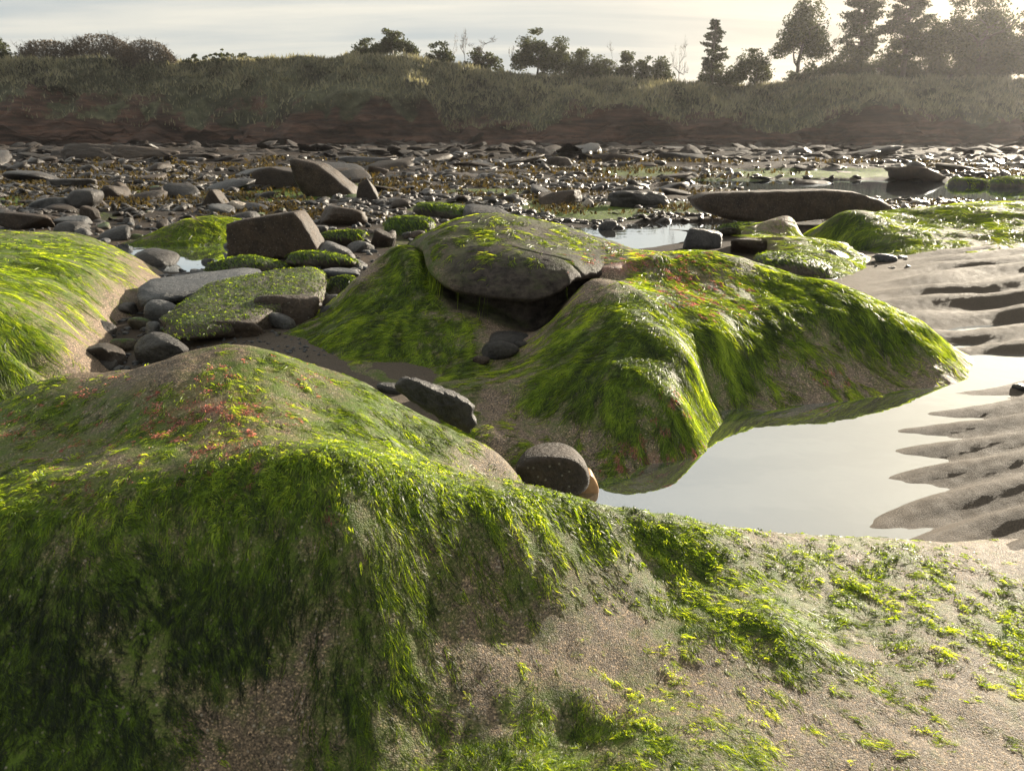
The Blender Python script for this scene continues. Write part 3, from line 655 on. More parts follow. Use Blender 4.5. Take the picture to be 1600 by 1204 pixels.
def ground_hit(px, py, surf=None):
    z = 0.03
    for _ in range(12):
        X, Y, _z = atZ(px, py, z); z = .5*z+.5*float(ground(np.array([X]), np.array([Y]))[0] if surf is None else surf(np.array([X]), np.array([Y]))[0])
    return X, Y, z
def stone(box, mat, label, seed, soft=.2, facets=8, rough=.06, dr=.8, tilt=(0, 0), rz=0, zb=None, name='stone', cat='stone', group=None, sub=4, surf=None, bury=.3):
    x0, y0, x1, y1 = box; cxp = (x0+x1)/2
    if zb is None: X, Y, zb = ground_hit(cxp, y1-(y1-y0)*.10, surf)
    else: X, Y, _ = atZ(cxp, y1-(y1-y0)*.10, zb)
    wd = (x1-x0)/F*Y*1.02; dp = wd*dr; Yc = Y+dp*.42
    zt = CH-Yc*float(tn(y0)); ht = max(zt-zb, .18*wd)
    P, Fc = stone_shape(seed, soft, facets, rough, sub)
    # fit to the wanted box after tilting
    a, b = tilt
    Ry = np.array([[math.cos(a), 0, math.sin(a)], [0, 1, 0], [-math.sin(a), 0, math.cos(a)]]); Rx = np.array([[1, 0, 0], [0, math.cos(b), -math.sin(b)], [0, math.sin(b), math.cos(b)]])
    hh = ht*(1+bury)
    asp = np.array([1.0, dr, min(1.2, max(.25, hh/wd))])
    P = (P*asp) @ Ry.T @ Rx.T
    lo, hi = P.min(0), P.max(0); P = (P-(lo+hi)/2)/(hi-lo)*np.array([wd, dp, hh])
    return place(name, P, Fc, (float(xk(cxp, y1))*Yc, Yc, zt-hh/2), rz, (1, 1, 1), mat, label, cat, group)
def fit(P, Q):
    a, b, c, d = P.min(0), P.max(0), Q.min(0), Q.max(0)
    return (P-(a+b)/2)/(b-a)*(d-c)+(c+d)/2
def hullstone(front, Y, thick, mat, label, back=.85, soft=.06, rough=.02, name='rock', cat='rock', sub=5, shift=(0, 0), seed=1, group=None):
    """front outline read off the photo, set at its depth, with its real thickness behind it"""
    pts = [atY(a, b, Y) for a, b in front]; c = np.mean(pts, 0)
    bk = [((p_[0]-c[0])*back+c[0]+shift[0], Y+thick, (p_[2]-c[2])*back+c[2]+shift[1]) for p_ in pts]
    mid = [((p_[0]-c[0])*1.03+c[0], Y+thick*.45, (p_[2]-c[2])*1.02+c[2]) for p_ in pts]
    n, d, cc = hull_planes(pts+mid+bk)
    P, Fc = stone_shape(seed, soft, 0, rough, sub, planes=(n, d)); P = fit(P, np.array(pts+mid+bk)-cc)
    return place(name, P, Fc, tuple(cc), 0, (1, 1, 1), mat, label, cat, group)

# near stones
hullstone([(808,742),(822,724),(850,716),(885,716),(908,724),(922,748),(915,772),(880,784),(840,780)], 1.60, .15, M_BROWN, 'round brown cobble at the near end of the pool beside the foreground rock', name='cobble', cat='stone', soft=.16, rough=.015, seed=3, back=.6)
m_or, T = new_mat('tan_stone'); tco = T.n('ShaderNodeTexCoord'); nn_ = T.n('ShaderNodeTexNoise', {'Vector': tco.outputs['Object'], 'Scale': 60.0, 'Detail': 5.0})
out(T, T.n('ShaderNodeBsdfPrincipled', {'Base Color': T.mix(nn_.outputs[0], (0.16, 0.06, 0.02, 1), (0.5, 0.3, 0.13, 1)), 'Roughness': .4}).outputs[0])
hullstone([(902,752),(910,742),(926,744),(936,762),(935,780),(905,786)], 1.66, .06, m_or, 'small tan stone wedged behind the round brown cobble by the pool', name='stone', cat='stone', soft=.1, seed=5)
NEAR = [ # box, material, seed, softness, depth ratio, tilt, label, extra
 ((589,597,636,619), M_STONE, 11, .3, .7, (0,0), 'smooth dark pebble at the left of the stones behind the left hump', {'zb': .10}),
 ((655,600,710,632), M_STONE, 12, .3, .8, (.1,0), 'smooth dark cobble just behind the long knobbly black stone', {'zb': .095}),
 ((757,519,829,545), M_STONE, 14, .3, .8, (0,0), 'flat brown pebble at the back of the hollow in the middle rock', {'surf': 'C'}),
 ((750,529,812,566), M_STONE, 15, .3, .8, (-.1,0), 'dark rounded pebble at the front of the hollow in the middle rock', {'surf': 'C'}),
 ((804,532,824,544), M_STONE, 16, .3, .8, (0,0), 'tiny dark pebble at the right of the hollow in the middle rock', {'surf': 'C'}),
 ((738,556,766,571), M_BROWN, 17, .2, .7, (0,0), 'small flat red brown stone below the pebbles in the hollow', {'surf': 'C'}),
 ((212,520,303,572), M_STONE, 21, .14, .8, (.2,.1), 'shiny black boulder just behind the left hump', {}),
 ((114,534,203,582), M_BROWN, 22, .06, .8, (-.25,0), 'angular brown boulder left of the shiny black boulder', {}),
 ((54,557,116,590), M_STONE, 23, .16, .7, (.1,0), 'green grey cobble at the left end of the gully stones', {}),
 ((149,561,184,582), M_STONE, 24, .25, .7, (0,0), 'small rounded cobble in front of the angular brown boulder', {'name': 'cobble'}),
 ((-5,600,20,622), M_GREY, 25, .25, .8, (0,0), 'pale grey cobble at the left edge below the left slope', {}),
 ((2,594,32,608), M_STONE, 26, .25, .8, (0,0), 'small dark pebble at the left edge above the pale grey cobble', {}),
 ((325,496,415,532), M_BROWN, 27, .16, .6, (0,0), 'flat rounded brown stone below the long mossy slab', {}),
 ((401,460,499,512), M_BROWN, 28, .10, .5, (.2,0), 'dark brown round topped boulder under the right end of the mossy slab', {}),
 ((415,487,463,517), M_GREY, 29, .28, .8, (0,0), 'smooth grey cobble leaning on the dark brown boulder', {}),
 ((233,469,283,507), M_GREY, 30, .25, .9, (.2,0), 'round blue grey cobble between the two big slabs at the left', {}),
 ((205,494,238,516), M_MOSSY, 31, .2, .9, (0,0), 'small green brown stone left of the round blue grey cobble', {}),
 ((226,503,251,524), M_GREY, 32, .2, .9, (0,0), 'small pale cobble at the left tip of the mossy slab', {}),
 ((177,528,213,553), M_MOSSY, 33, .2, .8, (0,0), 'dark green stone above the shiny black boulder', {}),
 ((126,500,183,535), M_STONE, 34, .12, .8, (.3,0), 'flat grey stone at the foot of the left slope', {}),
 ((150,472,215,500), M_STONE, 35, .10, .8, (.2,0), 'cracked flat stone at the right foot of the left slope', {}),
 ((500,478,526,508), M_STONE, 36, .15, .8, (0,0), 'dark angular pebble at the left foot of the middle rock', {}),
 ((502,460,545,484), M_GREY, 37, .25, .8, (0,0), 'blue grey cobble against the left foot of the middle rock', {}),
 ((488,454,518,470), M_GREY, 38, .25, .8, (0,0), 'small pale grey pebble behind the blue grey cobble', {}),
 ((498,432,556,468), M_MOSSY, 39, .3, .8, (0,0), 'green mossy boulder against the left side of the middle rock', {}),
 ((503,419,565,441), M_GREY, 40, .2, .7, (0,0), 'pale flat cobble behind the green mossy boulder', {}),
 ((210,389,278,422), M_STONE, 41, .2, .8, (.25,0), 'dark speckled boulder at the near edge of the small left pool', {}),
 ((186,398,212,412), M_STONE, 42, .25, .8, (0,0), 'small dark cobble left of the speckled boulder', {}),
 ((154,352,209,378), M_STONE, 43, .22, .7, (-.2,0), 'shiny black cobble above the left slope', {}),
 ((114,356,144,369), M_GREY, 44, .25, .8, (0,0), 'pale flat pebble left of the shiny black cobble', {}),
 ((154,372,172,382), M_GREY, 45, .25, .8, (0,0), 'tiny pale pebble below the shiny black cobble', {}),
 ((107,296,160,331), M_STONE, 46, .2, .8, (0,0), 'round dark boulder behind a pale tilted slab at the left', {}),
 ((49,307,110,333), M_GREY, 47, .06, .8, (-.3,.2), 'pale tilted slab leaning on the round dark boulder at the left', {}),
 ((131,321,160,348), M_BROWN, 48, .07, .8, (.4,0), 'small angular dark stone in front of the round dark boulder', {}),
 ((7,330,90,361), M_BROWN, 49, .06, .5, (.25,0), 'long dark slab at the left edge above the green slope', {}),
 ((88,337,141,355), M_GREY, 50, .07, .8, (-.15,0), 'flat pale slab in front of the small angular dark stone', {}),
 ((360,313,384,332), M_PALE, 52, .12, .8, (0,0), 'small pale faceted cobble right of the pyramid shaped stone', {}),
 ((383,317,423,333), M_STONE, 53, .2, .8, (0,0), 'low grey cobble behind the big angular block', {}),
 ((364,330,405,347), M_STONE, 54, .2, .8, (0,0), 'dark cobble just behind the big angular block', {}),
 ((325,400,465,430), M_MOSSY, 55, .15, .5, (0,0), 'long low mossy stone in front of the big angular block', {}),
 ((451,393,561,423), M_MOSSY, 56, .15, .5, (.08,0), 'flat dark mossy stone right of the big angular block', {}),
 ((497,321,576,356), M_BROWN, 57, .14, .8, (.1,0), 'broad brown boulder right of the big angular block, behind smaller cobbles', {}),
 ((486,352,514,369), M_STONE, 58, .25, .8, (0,0), 'small dark cobble beside the big angular block', {}),
 ((500,360,573,386), M_MOSSY, 59, .2, .6, (0,0), 'long greenish cobble in front of the broad brown boulder', {}),
 ((498,378,552,404), M_GREY, 60, .12, .8, (.2,0), 'wet blue grey cobble below the long greenish cobble', {}),
 ((545,376,583,396), M_GREY, 61, .14, .8, (0,0), 'pale block shaped cobble beside the wet blue grey cobble', {}),
 ((580,357,620,390), M_BROWN, 62, .08, .8, (.3,0), 'brown wedge shaped stone left of the middle rock top', {}),
 ((505,402,575,420), M_STONE, 63, .18, .6, (0,0), 'low wet stone below the pale block shaped cobble', {}),
 ((467,247,560,313), M_BROWN, 64, .09, .8, (.25,.1), 'big brown jagged boulder right of the long slab in the far left rubble', {}),
 ((560,278,592,318), M_BROWN, 65, .06, .7, (-.5,0), 'narrow pointed brown rock beside the big jagged boulder', {}),
 ((86,279,148,296), M_STONE, 67, .08, .5, (0,0), 'low dark slab in the far left rubble', {}),
 ((724,319,808,348), M_STONE, 68, .18, .8, (.1,0), 'dark smooth rock hump just behind the top of the middle rock', {}),
 ((842,296,909,323), M_BROWN, 69, .10, .6, (-.2,0), 'dark wedge shaped boulder standing beyond the middle rock', {}),
 ((911,310,927,326), M_PALE, 70, .15, .8, (0,0), 'small cream coloured stone right of the dark wedge shaped boulder', {}),
 ((948,297,1046,329), M_STONE, 71, .12, .4, (0,0), 'low dark weedy ledge right of the small cream stone', {'rough': .22}),
 ((935,344,962,361), M_STONE, 72, .14, .8, (0,0), 'small black rock standing in the pale pool beyond the middle rock', {}),
 ((1063,355,1127,393), M_STONE, 73, .10, .8, (.15,0), 'dark blocky boulder behind the green crest of the middle rock', {}),
 ((1122,347,1208,372), M_MOSSY, 74, .2, .7, (.1,0), 'grey rock with a green top right of the dark blocky boulder', {}),
 ((1134,370,1325,401), M_BROWN, 75, .10, .32, (.02,0), 'long flat dark slab in front of the green topped grey rock', {'rough': .08}),
 ((1276,390,1330,418), M_STONE, 76, .25, .8, (0,0), 'smooth grey cobble at the right end of the long flat dark slab', {}),
 ((1170,395,1296,440), M_MOSSY, 77, .3, .7, (.1,0), 'rounded sandy boulder with a green crest behind the middle rock', {}),
 ((1362,395,1398,411), M_GREY, 78, .28, .9, (0,0), 'wet round pebble on the sand below the right green rock', {}),
 ((1332,395,1351,408), M_STONE, 79, .25, .9, (0,0), 'small pebble between the smooth grey cobble and wet round pebble', {}),
 ((1241,281,1297,302), M_BROWN, 80, .12, .6, (0,0), 'dark boulder standing behind the long brown rock slab at right', {}),
 ((1484,278,1560,303), M_MOSSY, 81, .25, .5, (0,0), 'green topped hump beyond the far pool at right', {}),
 ((1545,276,1640,303), M_MOSSY, 82, .25, .5, (0,0), 'green topped hump at the right edge beyond the far pool', {}),
 ((95,224,190,256), M_BROWN, 83, .1, .4, (0,0), 'long pale brown ledge in the far left below the cliff', {'rough': .12}),
 ((180,226,275,254), M_BROWN, 84, .1, .4, (.1,0), 'knobbly brown ledge right of the long pale brown ledge', {'rough': .15}),
 ((270,240,342,256), M_BROWN, 85, .1, .4, (0,0), 'low brown ledge tailing off to the right in the far left', {'rough': .12}),
 ((856,245,893,263), M_BROWN, 86, .1, .7, (0,0), 'small brown boulder far off in the middle below the cliff', {}),
 ((928,240,1028,258), M_BROWN, 87, .1, .3, (0,0), 'long low brown ledge far off in the middle', {'rough': .1}),
 ((1026,238,1112,258), M_STONE, 88, .1, .3, (0,0), 'wedge shaped dark ledge far off right of the middle', {'rough': .1}),
 ((602,338,680,372), M_MOSSY, 90, .3, .8, (0,0), 'bright green mossy hump left of the top of the middle rock', {'moss': 1}),
 ((648,316,746,345), M_MOSSY, 91, .3, .6, (0,0), 'bright green low rock behind the top of the middle rock', {'moss': 1}),
 ((1582,600,1604,612), M_STONE, 92, .2, .8, (0,0), 'small dark stone at the right edge of the pool channel', {}),
]
M_VIVID = rock_mat('vivid_mossy_stone', (0.06, 0.055, 0.045), (0.15, 0.13, 0.10), rough=0.45, moss=1.75)
mossy = []
for box, mat, seed, soft, dr, tilt, label, ex in NEAR:
    ex = dict(ex); sf = ex.pop('surf', None); mv = ex.pop('moss', None); nm_ = ex.pop('name', None)
    big = (box[2]-box[0]) > 75
    nm_ = nm_ or ('boulder' if 'boulder' in label else 'slab' if 'slab' in label else 'ledge' if 'ledge' in label else 'pebble' if 'pebble' in label else 'cobble' if 'cobble' in label else 'rock' if ('rock' in label or 'hump' in label) else 'stone')
    o_ = stone(box, M_VIVID if mv else mat, label, seed, soft=soft, dr=dr, tilt=tilt, surf=(fC if sf else None), name=nm_, cat=nm_ if nm_ in ('boulder', 'pebble') else 'stone' if nm_ in ('cobble', 'stone') else 'rock', sub=5 if big else 4, **ex)
    if mat is M_MOSSY and box[2]-box[0] > 50: mossy.append(o_)

hullstone([(617,612),(622,598),(638,594),(655,604),(700,625),(735,632),(743,652),(741,672),(732,680),(715,670),(690,648),(650,622)], 1.62, .07, M_STONE, 'long knobbly black stone lying in the gully behind the left hump', name='stone', cat='stone', soft=.18, rough=.16, seed=13, back=.7)
hullstone([(350,352),(372,345),(458,332),(470,345),(497,393),(485,405),(355,404)], 5.15, .38, M_BROWN, 'big angular brown block standing beside the small left pool', name='boulder', cat='boulder', soft=.018, rough=.05, seed=61)
hullstone([(310,334),(325,300),(331,297),(356,332),(350,340)], 9.3, .3, M_BROWN, 'pyramid shaped brown stone behind the left mossy mound', name='stone', cat='stone', soft=.04, seed=62)
hullstone([(1087,305),(1130,302),(1300,297),(1350,302),(1400,322),(1395,332),(1280,338),(1230,350),(1150,346),(1095,328)], 7.1, .55, M_BROWN, 'long brown rock slab lying in front of the far pool at right', name='slab', cat='rock', soft=.012, rough=.05, seed=63)
hullstone([(392,268),(420,262),(505,279),(508,290),(480,302),(400,300)], 12.8, 1.1, M_BROWN, 'long tilted brown slab left of the big jagged boulder', name='slab', cat='rock', soft=.04, rough=.03, seed=64)
def hullslab(pts, mat, label, seed, soft=.04, rough=.03, name='slab', cat='rock'):
    n, d, cc = hull_planes([atY(*q) for q in pts]); P, Fc = stone_shape(seed, soft, 0, rough, 5, planes=(n, d)); P = fit(P, np.array([atY(*q) for q in pts])-cc)
    return place(name, P, Fc, tuple(cc), 0, (1, 1, 1), mat, label, cat)
# grey slab and the long mossy slab, each given by its top and its under side corners
hullslab([(219,452,3.35),(240,436,3.55),(330,424,3.8),(408,418,3.95),(412,428,3.75),(340,448,3.4),(240,470,3.2),(225,480,3.2),(400,450,3.5),(235,455,3.7),(380,432,4.1)], M_GREY, 'flat grey slab lying beside the left slope, behind the mossy slab', 71, soft=.05, rough=.04)
M_SLAB = rock_mat('slab_stone', (0.055, 0.045, 0.038), (0.14, 0.115, 0.092), rough=0.5, moss=.75, spots=.25)
slab = hullslab([(245,505,2.72),(262,492,2.8),(330,442,3.25),(440,420,3.5),(503,418,3.55),(508,440,3.35),(480,462,3.1),(400,490,2.82),(300,520,2.6),(255,518,2.65),(505,470,3.2),(300,530,2.7),(430,520,2.9),(500,430,3.7),(330,455,3.4)],
   M_SLAB, 'long tilted slab with a green mossy top above the gully stones', 72, soft=.04, rough=.04)

# mossy mound left of the angular block, with its own algae
fF = lambda X, Y: (.20*np.exp(-((X+2.72-.1*(Y-6))/.42)**2-((Y-6.55)/.42)**2) + .11*np.exp(-((X+2.25)/.40)**2-((Y-6.75)/.35)**2) + .02*fbm(X/.15, Y/.15, s=140) - .05)
SF = Surf(-3.7, -1.4, 5.6, 7.7, .022, fF)
rockF = sheet(SF, 'algae_covered_rock', M_CENT, 'low mound with bright green algae behind the small left pool')
one = lambda px, py: np.full(np.shape(px), .95)
strands(SF, 7000, 'green_algae', rockF, one, lambda a, b: 0*a, 15, length=.05, width=.5, ymin=4, flow=(.6, -.8), st_sc=3)

# scattered stones of the rubble, each its own object (shared meshes)
protos = {}
def proto(kind, i):
    if (kind, i) not in protos:
        soft = {'cobble': .22, 'angular': .07}[kind]
        P, Fc = stone_shape(200+i*3+(50 if kind == 'angular' else 0), soft, 8, .07, 3)
        me = mesh_np('stone', P, Fc, None); protos[kind, i] = me.data; bpy.data.objects.remove(me)
    return protos[kind, i]
protomat = {}
def pm(kind, i, mat):
    k = (kind, i, mat.name)
    if k not in protomat:
        d = proto(kind, i).copy(); d.materials.append(mat); protomat[k] = d
    return protomat[k]
rr = random.Random(5)
def scatter(n, xr, yr, size, label, group, name='stone', angular=.5, mats=None, avoid=(), flat=.55):
    k = 0; tries = 0
    while k < n and tries < n*30:
        tries += 1
        px = rr.uniform(*xr); py = yr[0]+(yr[1]-yr[0])*rr.random()
        if any(a < px < c and b < py < d for a, b, c, d in avoid): continue
        X, Y, z = ground_hit(px, py)
        if z < -.02 or z > .3: continue
        s = size[0]*(size[1]/size[0])**(rr.random()**1.6); s = s*Y/F/2
        kind = 'angular' if rr.random() < angular else 'cobble'
        o = bpy.data.objects.new(name, pm(kind, rr.randrange(8), rr.choice(mats))); COL.objects.link(o)
        h = s*rr.uniform(flat*.6, flat*1.4)
        o.location = (X, Y, z+h*.35); o.scale = (s*rr.uniform(.8, 1.4), s*rr.uniform(.7, 1.1), h)
        o.rotation_euler = (rr.uniform(-.25, .25), rr.uniform(-.3, .3), rr.uniform(0, 6.28))
        tag(o, label, 'stone', group); k += 1
AV = [(870,335,1060,400),(230,378,350,420)]
ALL = [M_STONE, M_STONE, M_BROWN, M_GREY, M_BROWN, M_MOSSY]
scatter(130, (0, 660), (296, 390), (10, 52), 'dark wet stone in the rubble at left beyond the green slope', 'stones in the left rubble', mats=ALL, avoid=AV)
scatter(70, (-40, 760), (240, 300), (22, 95), 'brown or dark stone in the far left rubble', 'stones in the far left rubble', mats=[M_STONE, M_BROWN, M_BROWN], flat=.22, angular=.9)
scatter(45, (640, 1100), (268, 335), (14, 60), 'dark stone on the flat shore beyond the middle rock', 'stones beyond the middle rock', mats=[M_STONE, M_BROWN, M_STONE], avoid=AV, flat=.2, angular=.85)
scatter(75, (190, 560), (400, 525), (10, 32), 'small cobble packed in the gully between left slope and middle rock', 'cobbles in the gully', name='cobble', angular=.2, mats=[M_STONE, M_GREY, M_GREY, M_MOSSY])
scatter(24, (40, 330), (515, 592), (6, 20), 'small pebble in the gully beside the shiny black boulder', 'pebbles near the shiny black boulder', name='pebble', angular=.2, mats=[M_STONE, M_GREY])
scatter(14, (1260, 1420), (398, 425), (6, 16), 'small pebble on the sand in front of the right green rock', 'pebbles in front of the right green rock', name='pebble', angular=.2, mats=[M_STONE, M_GREY])
scatter(45, (760, 1600), (236, 285), (22, 90), 'low dark stone on the far shore at right', 'stones on the far right shore', mats=[M_STONE, M_BROWN], flat=.16, angular=.9)

# shingle and rubble nobody could count: one object
def rubble(name, n, seed, xr, yr, size, mat, flat=.5):
    r = np.random.default_rng(seed); V0, F0 = ico(2)
    px = r.uniform(*xr, n); py = yr[0]+(yr[1]-yr[0])*r.random(n); X, Y, _ = atZ(px, py, 0.04); z = ground(X, Y)
    ok = (z > -.012) & (fbm(X/.9, Y/.9, s=seed)+1.1*fbm(X/3.0, Y/2.4, s=seed+1)+.22*r.normal(size=n) > -.12); X, Y, z, = X[ok], Y[ok], z[ok]; n = len(X)
    qx, qy = toPix(X, Y, z); free = np.ones(n, bool)
    for (a_, b_, ra_, rb_, _c) in GP: free &= ((qx-a_)/ra_)**2+((qy-b_)/rb_)**2 > 1.0+.6*r.random(n)
    X, Y, z = X[free], Y[free], z[free]; n = len(X)
    s = np.clip(r.uniform(*size, n)*(1+1.0*fbm(X/1.6, Y/1.4, s=seed+2)), 2.5, None)*Y/F/2
    sx, sy, sz = s*r.uniform(.8, 1.6, n), s*r.uniform(.7, 1.3, n), s*r.uniform(flat*.5, flat*1.5, n)
    a = r.uniform(0, 6.28, n); ca, sa = np.cos(a), np.sin(a)
    lump = 1+.45*noise(V0[None, :, 0]*1.6+r.uniform(0, 50, n)[:, None], V0[None, :, 1]*1.6+np.zeros((n, 1)), V0[None, :, 2]*1.6+np.zeros((n, 1)))
    lx = V0[None, :, 0]*sx[:, None]*lump; ly = V0[None, :, 1]*sy[:, None]*lump; lz = V0[None, :, 2]*sz[:, None]*lump
    tx = r.normal(0, .25, n)[:, None]; lz = lz+lx*tx
    P = np.stack([X[:, None]+lx*ca[:, None]-ly*sa[:, None], Y[:, None]+lx*sa[:, None]+ly*ca[:, None], z[:, None]+sz[:, None]*.2+lz], -1).reshape(-1, 3)
    Fc = (F0[None]+(np.arange(n)*len(V0))[:, None, None]).reshape(-1, 3)
    o = mesh_np(name, P, Fc, mat); tag(o, kind='stuff'); return o
M_SHINGLE = rock_mat('wet_shingle', (0.013, 0.012, 0.012), (0.060, 0.050, 0.042), rough=0.32)
rub = rubble('shingle', 13000, 3, (-150, 1750), (248, 350), (3, 17), M_SHINGLE)
rub['label'] = 'wet glinting shingle and small rubble across the middle distance'; rub['category'] = 'shingle'
rub = rubble('gravel', 1800, 4, (-60, 600), (340, 600), (3, 10), M_GREY, .7)
rub['label'] = 'small wet gravel filling the gully between the left slope and the middle rock'; rub['category'] = 'gravel'

def weed(name, n, seed, xr, yr, mat):
    r = np.random.default_rng(seed); px = r.uniform(*xr, n*3); py = yr[0]+(yr[1]-yr[0])*r.random(n*3); X, Y, _ = atZ(px, py, .04)
    z = ground(X, Y); ok = (z > .0) & (fbm(X/.7, Y/.7, o=3, s=seed) > .12); X, Y, z = X[ok][:n], Y[ok][:n], z[ok][:n]; n = len(X)
    m_ = 9; X = np.repeat(X, m_)+r.normal(0, .035, n*m_)*np.repeat(Y, m_)**.6; Y = np.repeat(Y, m_)+r.normal(0, .03, n*m_)*np.repeat(Y, m_)**.6; z = np.repeat(z, m_)
    N = n*m_; sc2 = Y/F*1.0; a = r.uniform(0, 6.28, N); L = r.uniform(4, 12, N)*sc2; wd = r.uniform(.8, 2.2, N)*sc2; P = []
    for k in range(4):
        hh = z+sc2*r.uniform(1, 7, N)*(1 if k else .2); dx, dy = np.cos(a), np.sin(a)
        P.append(np.stack([X-dy*wd*(1-.25*k), Y+dx*wd*(1-.25*k), hh], -1)); P.append(np.stack([X+dy*wd*(1-.25*k), Y-dx*wd*(1-.25*k), hh+wd*r.normal(0, .6, N)], -1))
        X = X+dx*L/3; Y = Y+dy*L/3; a = a+r.normal(0, .6, N)
    V = np.stack(P, 1).reshape(-1, 3); q = np.array([[0, 1, 3, 2], [2, 3, 5, 4], [4, 5, 7, 6]])
    Fq = ((np.arange(N)*8)[:, None, None]+q[None]).reshape(-1, 4)
    o = mesh_np(name, V, Fq, mat, attrs={'rnd': np.repeat(r.random(N), 8)}); return tag(o, 'brown and olive seaweed strewn over the rubble in the middle distance', 'seaweed', kind='stuff')
M_WEED = foliage_mat('brown_seaweed', (0.012, 0.009, 0.005), (0.12, 0.085, 0.02), tr=.35, rough=.22)
weed('seaweed', 1300, 91, (-60, 1660), (252, 345), M_WEED)
def moss_strands(o, n, seed, width=1.0, length=.04):
    r = np.random.default_rng(seed); me = o.data; nv = len(me.vertices); V = np.empty(nv*3, np.float32); me.vertices.foreach_get('co', V); V = V.reshape(-1, 3).astype(float)
    Fc = np.empty(len(me.polygons)*3, np.int32); me.loops.foreach_get('vertex_index', Fc); Fc = Fc.reshape(-1, 3)
    a, b, c = V[Fc[:, 0]], V[Fc[:, 1]], V[Fc[:, 2]]; nn = np.cross(b-a, c-a); ar = np.linalg.norm(nn, axis=1); nn /= ar[:, None]+1e-12
    cc = (a+b+c)/3+np.array(o.location); pat = fbm(cc[:, 0]/.12, cc[:, 1]/.12, cc[:, 2]/.12, o=3, s=seed)
    w_ = ar*np.clip((nn[:, 2]-.25)*2+pat*1.2, 0, 1); idx = r.choice(len(w_), n, p=w_/w_.sum()); u = r.random((n, 2)); fl = u.sum(1) > 1; u[fl] = 1-u[fl]
    P0 = a[idx]+(b-a)[idx]*u[:, :1]+(c-a)[idx]*u[:, 1:]; N_ = nn[idx]
    d = np.array([.5, -.7, -.6])+r.normal(0, .35, (n, 3)); d -= N_*(d*N_).sum(1, keepdims=True); d /= np.linalg.norm(d, axis=1, keepdims=True)
    L = length*r.uniform(.5, 1.4, n)[:, None]; P = [P0+N_*.001, P0+d*L*.5+N_*r.uniform(.003, .010, n)[:, None]*length/.04, P0+d*L+N_*.0005]
    W = np.cross(d, N_+r.normal(0, .4, (n, 3))); W /= np.linalg.norm(W, axis=1, keepdims=True); wd = width*(.0008+.0012*r.random((n, 1)))
    Vv = np.stack([P[0]-W*wd, P[0]+W*wd, P[1]-W*wd, P[1]+W*wd, P[2]-W*wd*.2, P[2]+W*wd*.2], 1).reshape(-1, 3); q = np.array([[0, 1, 3, 2], [2, 3, 5, 4]])
    s_ = mesh_np('green_algae', Vv, ((np.arange(n)*6)[:, None, None]+q[None]).reshape(-1, 4), M_ALGAE, attrs={'rnd': np.repeat(np.clip(r.random(n)*.8+.15*pat[idx], 0, 1), 6), 'red': np.zeros(n*6)}, parent=o)
    tag(s_, kind='stuff')
moss_strands(slab, 5000, 1, .7, .022)
for i, o in enumerate(mossy): moss_strands(o, 900, 30+i, .6+.2*o.location.y, .010+.005*o.location.y)

# ------------------------------------------------------------------ cliff
CY = 86.0
top = [(-600,100),(-200,96),(0,94),(60,96),(110,92),(170,93),(270,95),(310,95),(350,91),(420,93),(520,91),(560,89),(640,92),(690,99),(740,106),(780,116),(900,123),(1000,128),(1150,133),(1215,130),(1260,123),(1330,121),(1400,129),(1425,125),(1600,127),(1800,128),(2200,124)]
tx_, ty_ = zip(*top)
def top_z(X, Y=96.0):
    px = 800+F*X/(Y*CP)*.985
    return CH - Y*tn(np.interp(px, tx_, ty_))
def cliff_pt(X, v):
    """v 0..1 from the foot to the top edge, beyond 1 back across the field"""
    zt = top_z(X); off = 4.0*fbm(X/16, X*0+1, o=4, s=301)+3.4*fbm(X/5.0, v*2.2, o=4, s=302)
    left = sm(-8, -30, X)
    wall = np.clip(.38+.42*fbm(X/10, X*0, o=4, s=303)-.06*left, .14, .66)                 # share of the height that is bare rock
    z = np.where(v < .35, wall*(v/.35), np.where(v < 1, wall+(1-wall)*np.clip((v-.35)/.65, 0, 1)**.85, 1.0))*(zt-.1)+.1
    lay = .9*fbm(X/6, z*1.7, o=4, s=304)*sm(1.2, .2, v/.35)
    Y = CY + off + np.where(v < .35, 1.6*(v/.35), 1.6+8.5*np.clip((v-.35)/.65, 0, 1)**.9) + lay + np.clip(v-1, 0, None)*60
    z = z + (v < 1)*1.0*fbm(X/2.2, Y/2.2, v*5, o=4, s=305)*sm(0, .15, v)*sm(1.0, .85, v) + .25*fbm(X/3, Y/3, o=3, s=306)*sm(.9, 1, v)
    return Y, z
vs = np.concatenate([np.linspace(-.03, .35, 60), np.linspace(.36, 1, 80), np.linspace(1.01, 1.3, 24), np.geomspace(1.35, 12, 12)])
xs = np.linspace(-118, 118, 900); Xg, Vg = np.meshgrid(xs, vs); Yg, Zg = cliff_pt(Xg, Vg)
Xg2 = Xg*(1+np.clip(Vg-1.3, 0, None)*.6)
m, T = new_mat('cliff_face'); M_CLIFF = m
g = T.n('ShaderNodeNewGeometry'); ps = g.outputs['Position']; av = T.n('ShaderNodeAttribute', attribute_name='grass').outputs['Fac']
mpc = T.n('ShaderNodeMapping', {0: ps, 'Scale': (.22, .4, 2.4)})
ly_ = T.n('ShaderNodeTexNoise', {'Vector': mpc.outputs[0], 'Scale': 1.0, 'Detail': 8.0, 'Roughness': 0.65})
n0 = T.n('ShaderNodeTexNoise', {'Vector': ps, 'Scale': 1.2, 'Detail': 9.0, 'Roughness': 0.7})
rockc = T.ramp(ly_.outputs[0], [(0.3, (0.014, 0.011, 0.010)), (0.5, (0.060, 0.034, 0.025)), (0.62, (0.12, 0.065, 0.045)), (0.8, (0.045, 0.036, 0.030))])
n00 = T.n('ShaderNodeTexNoise', {'Vector': ps, 'Scale': .16, 'Detail': 5.0, 'Roughness': .6})
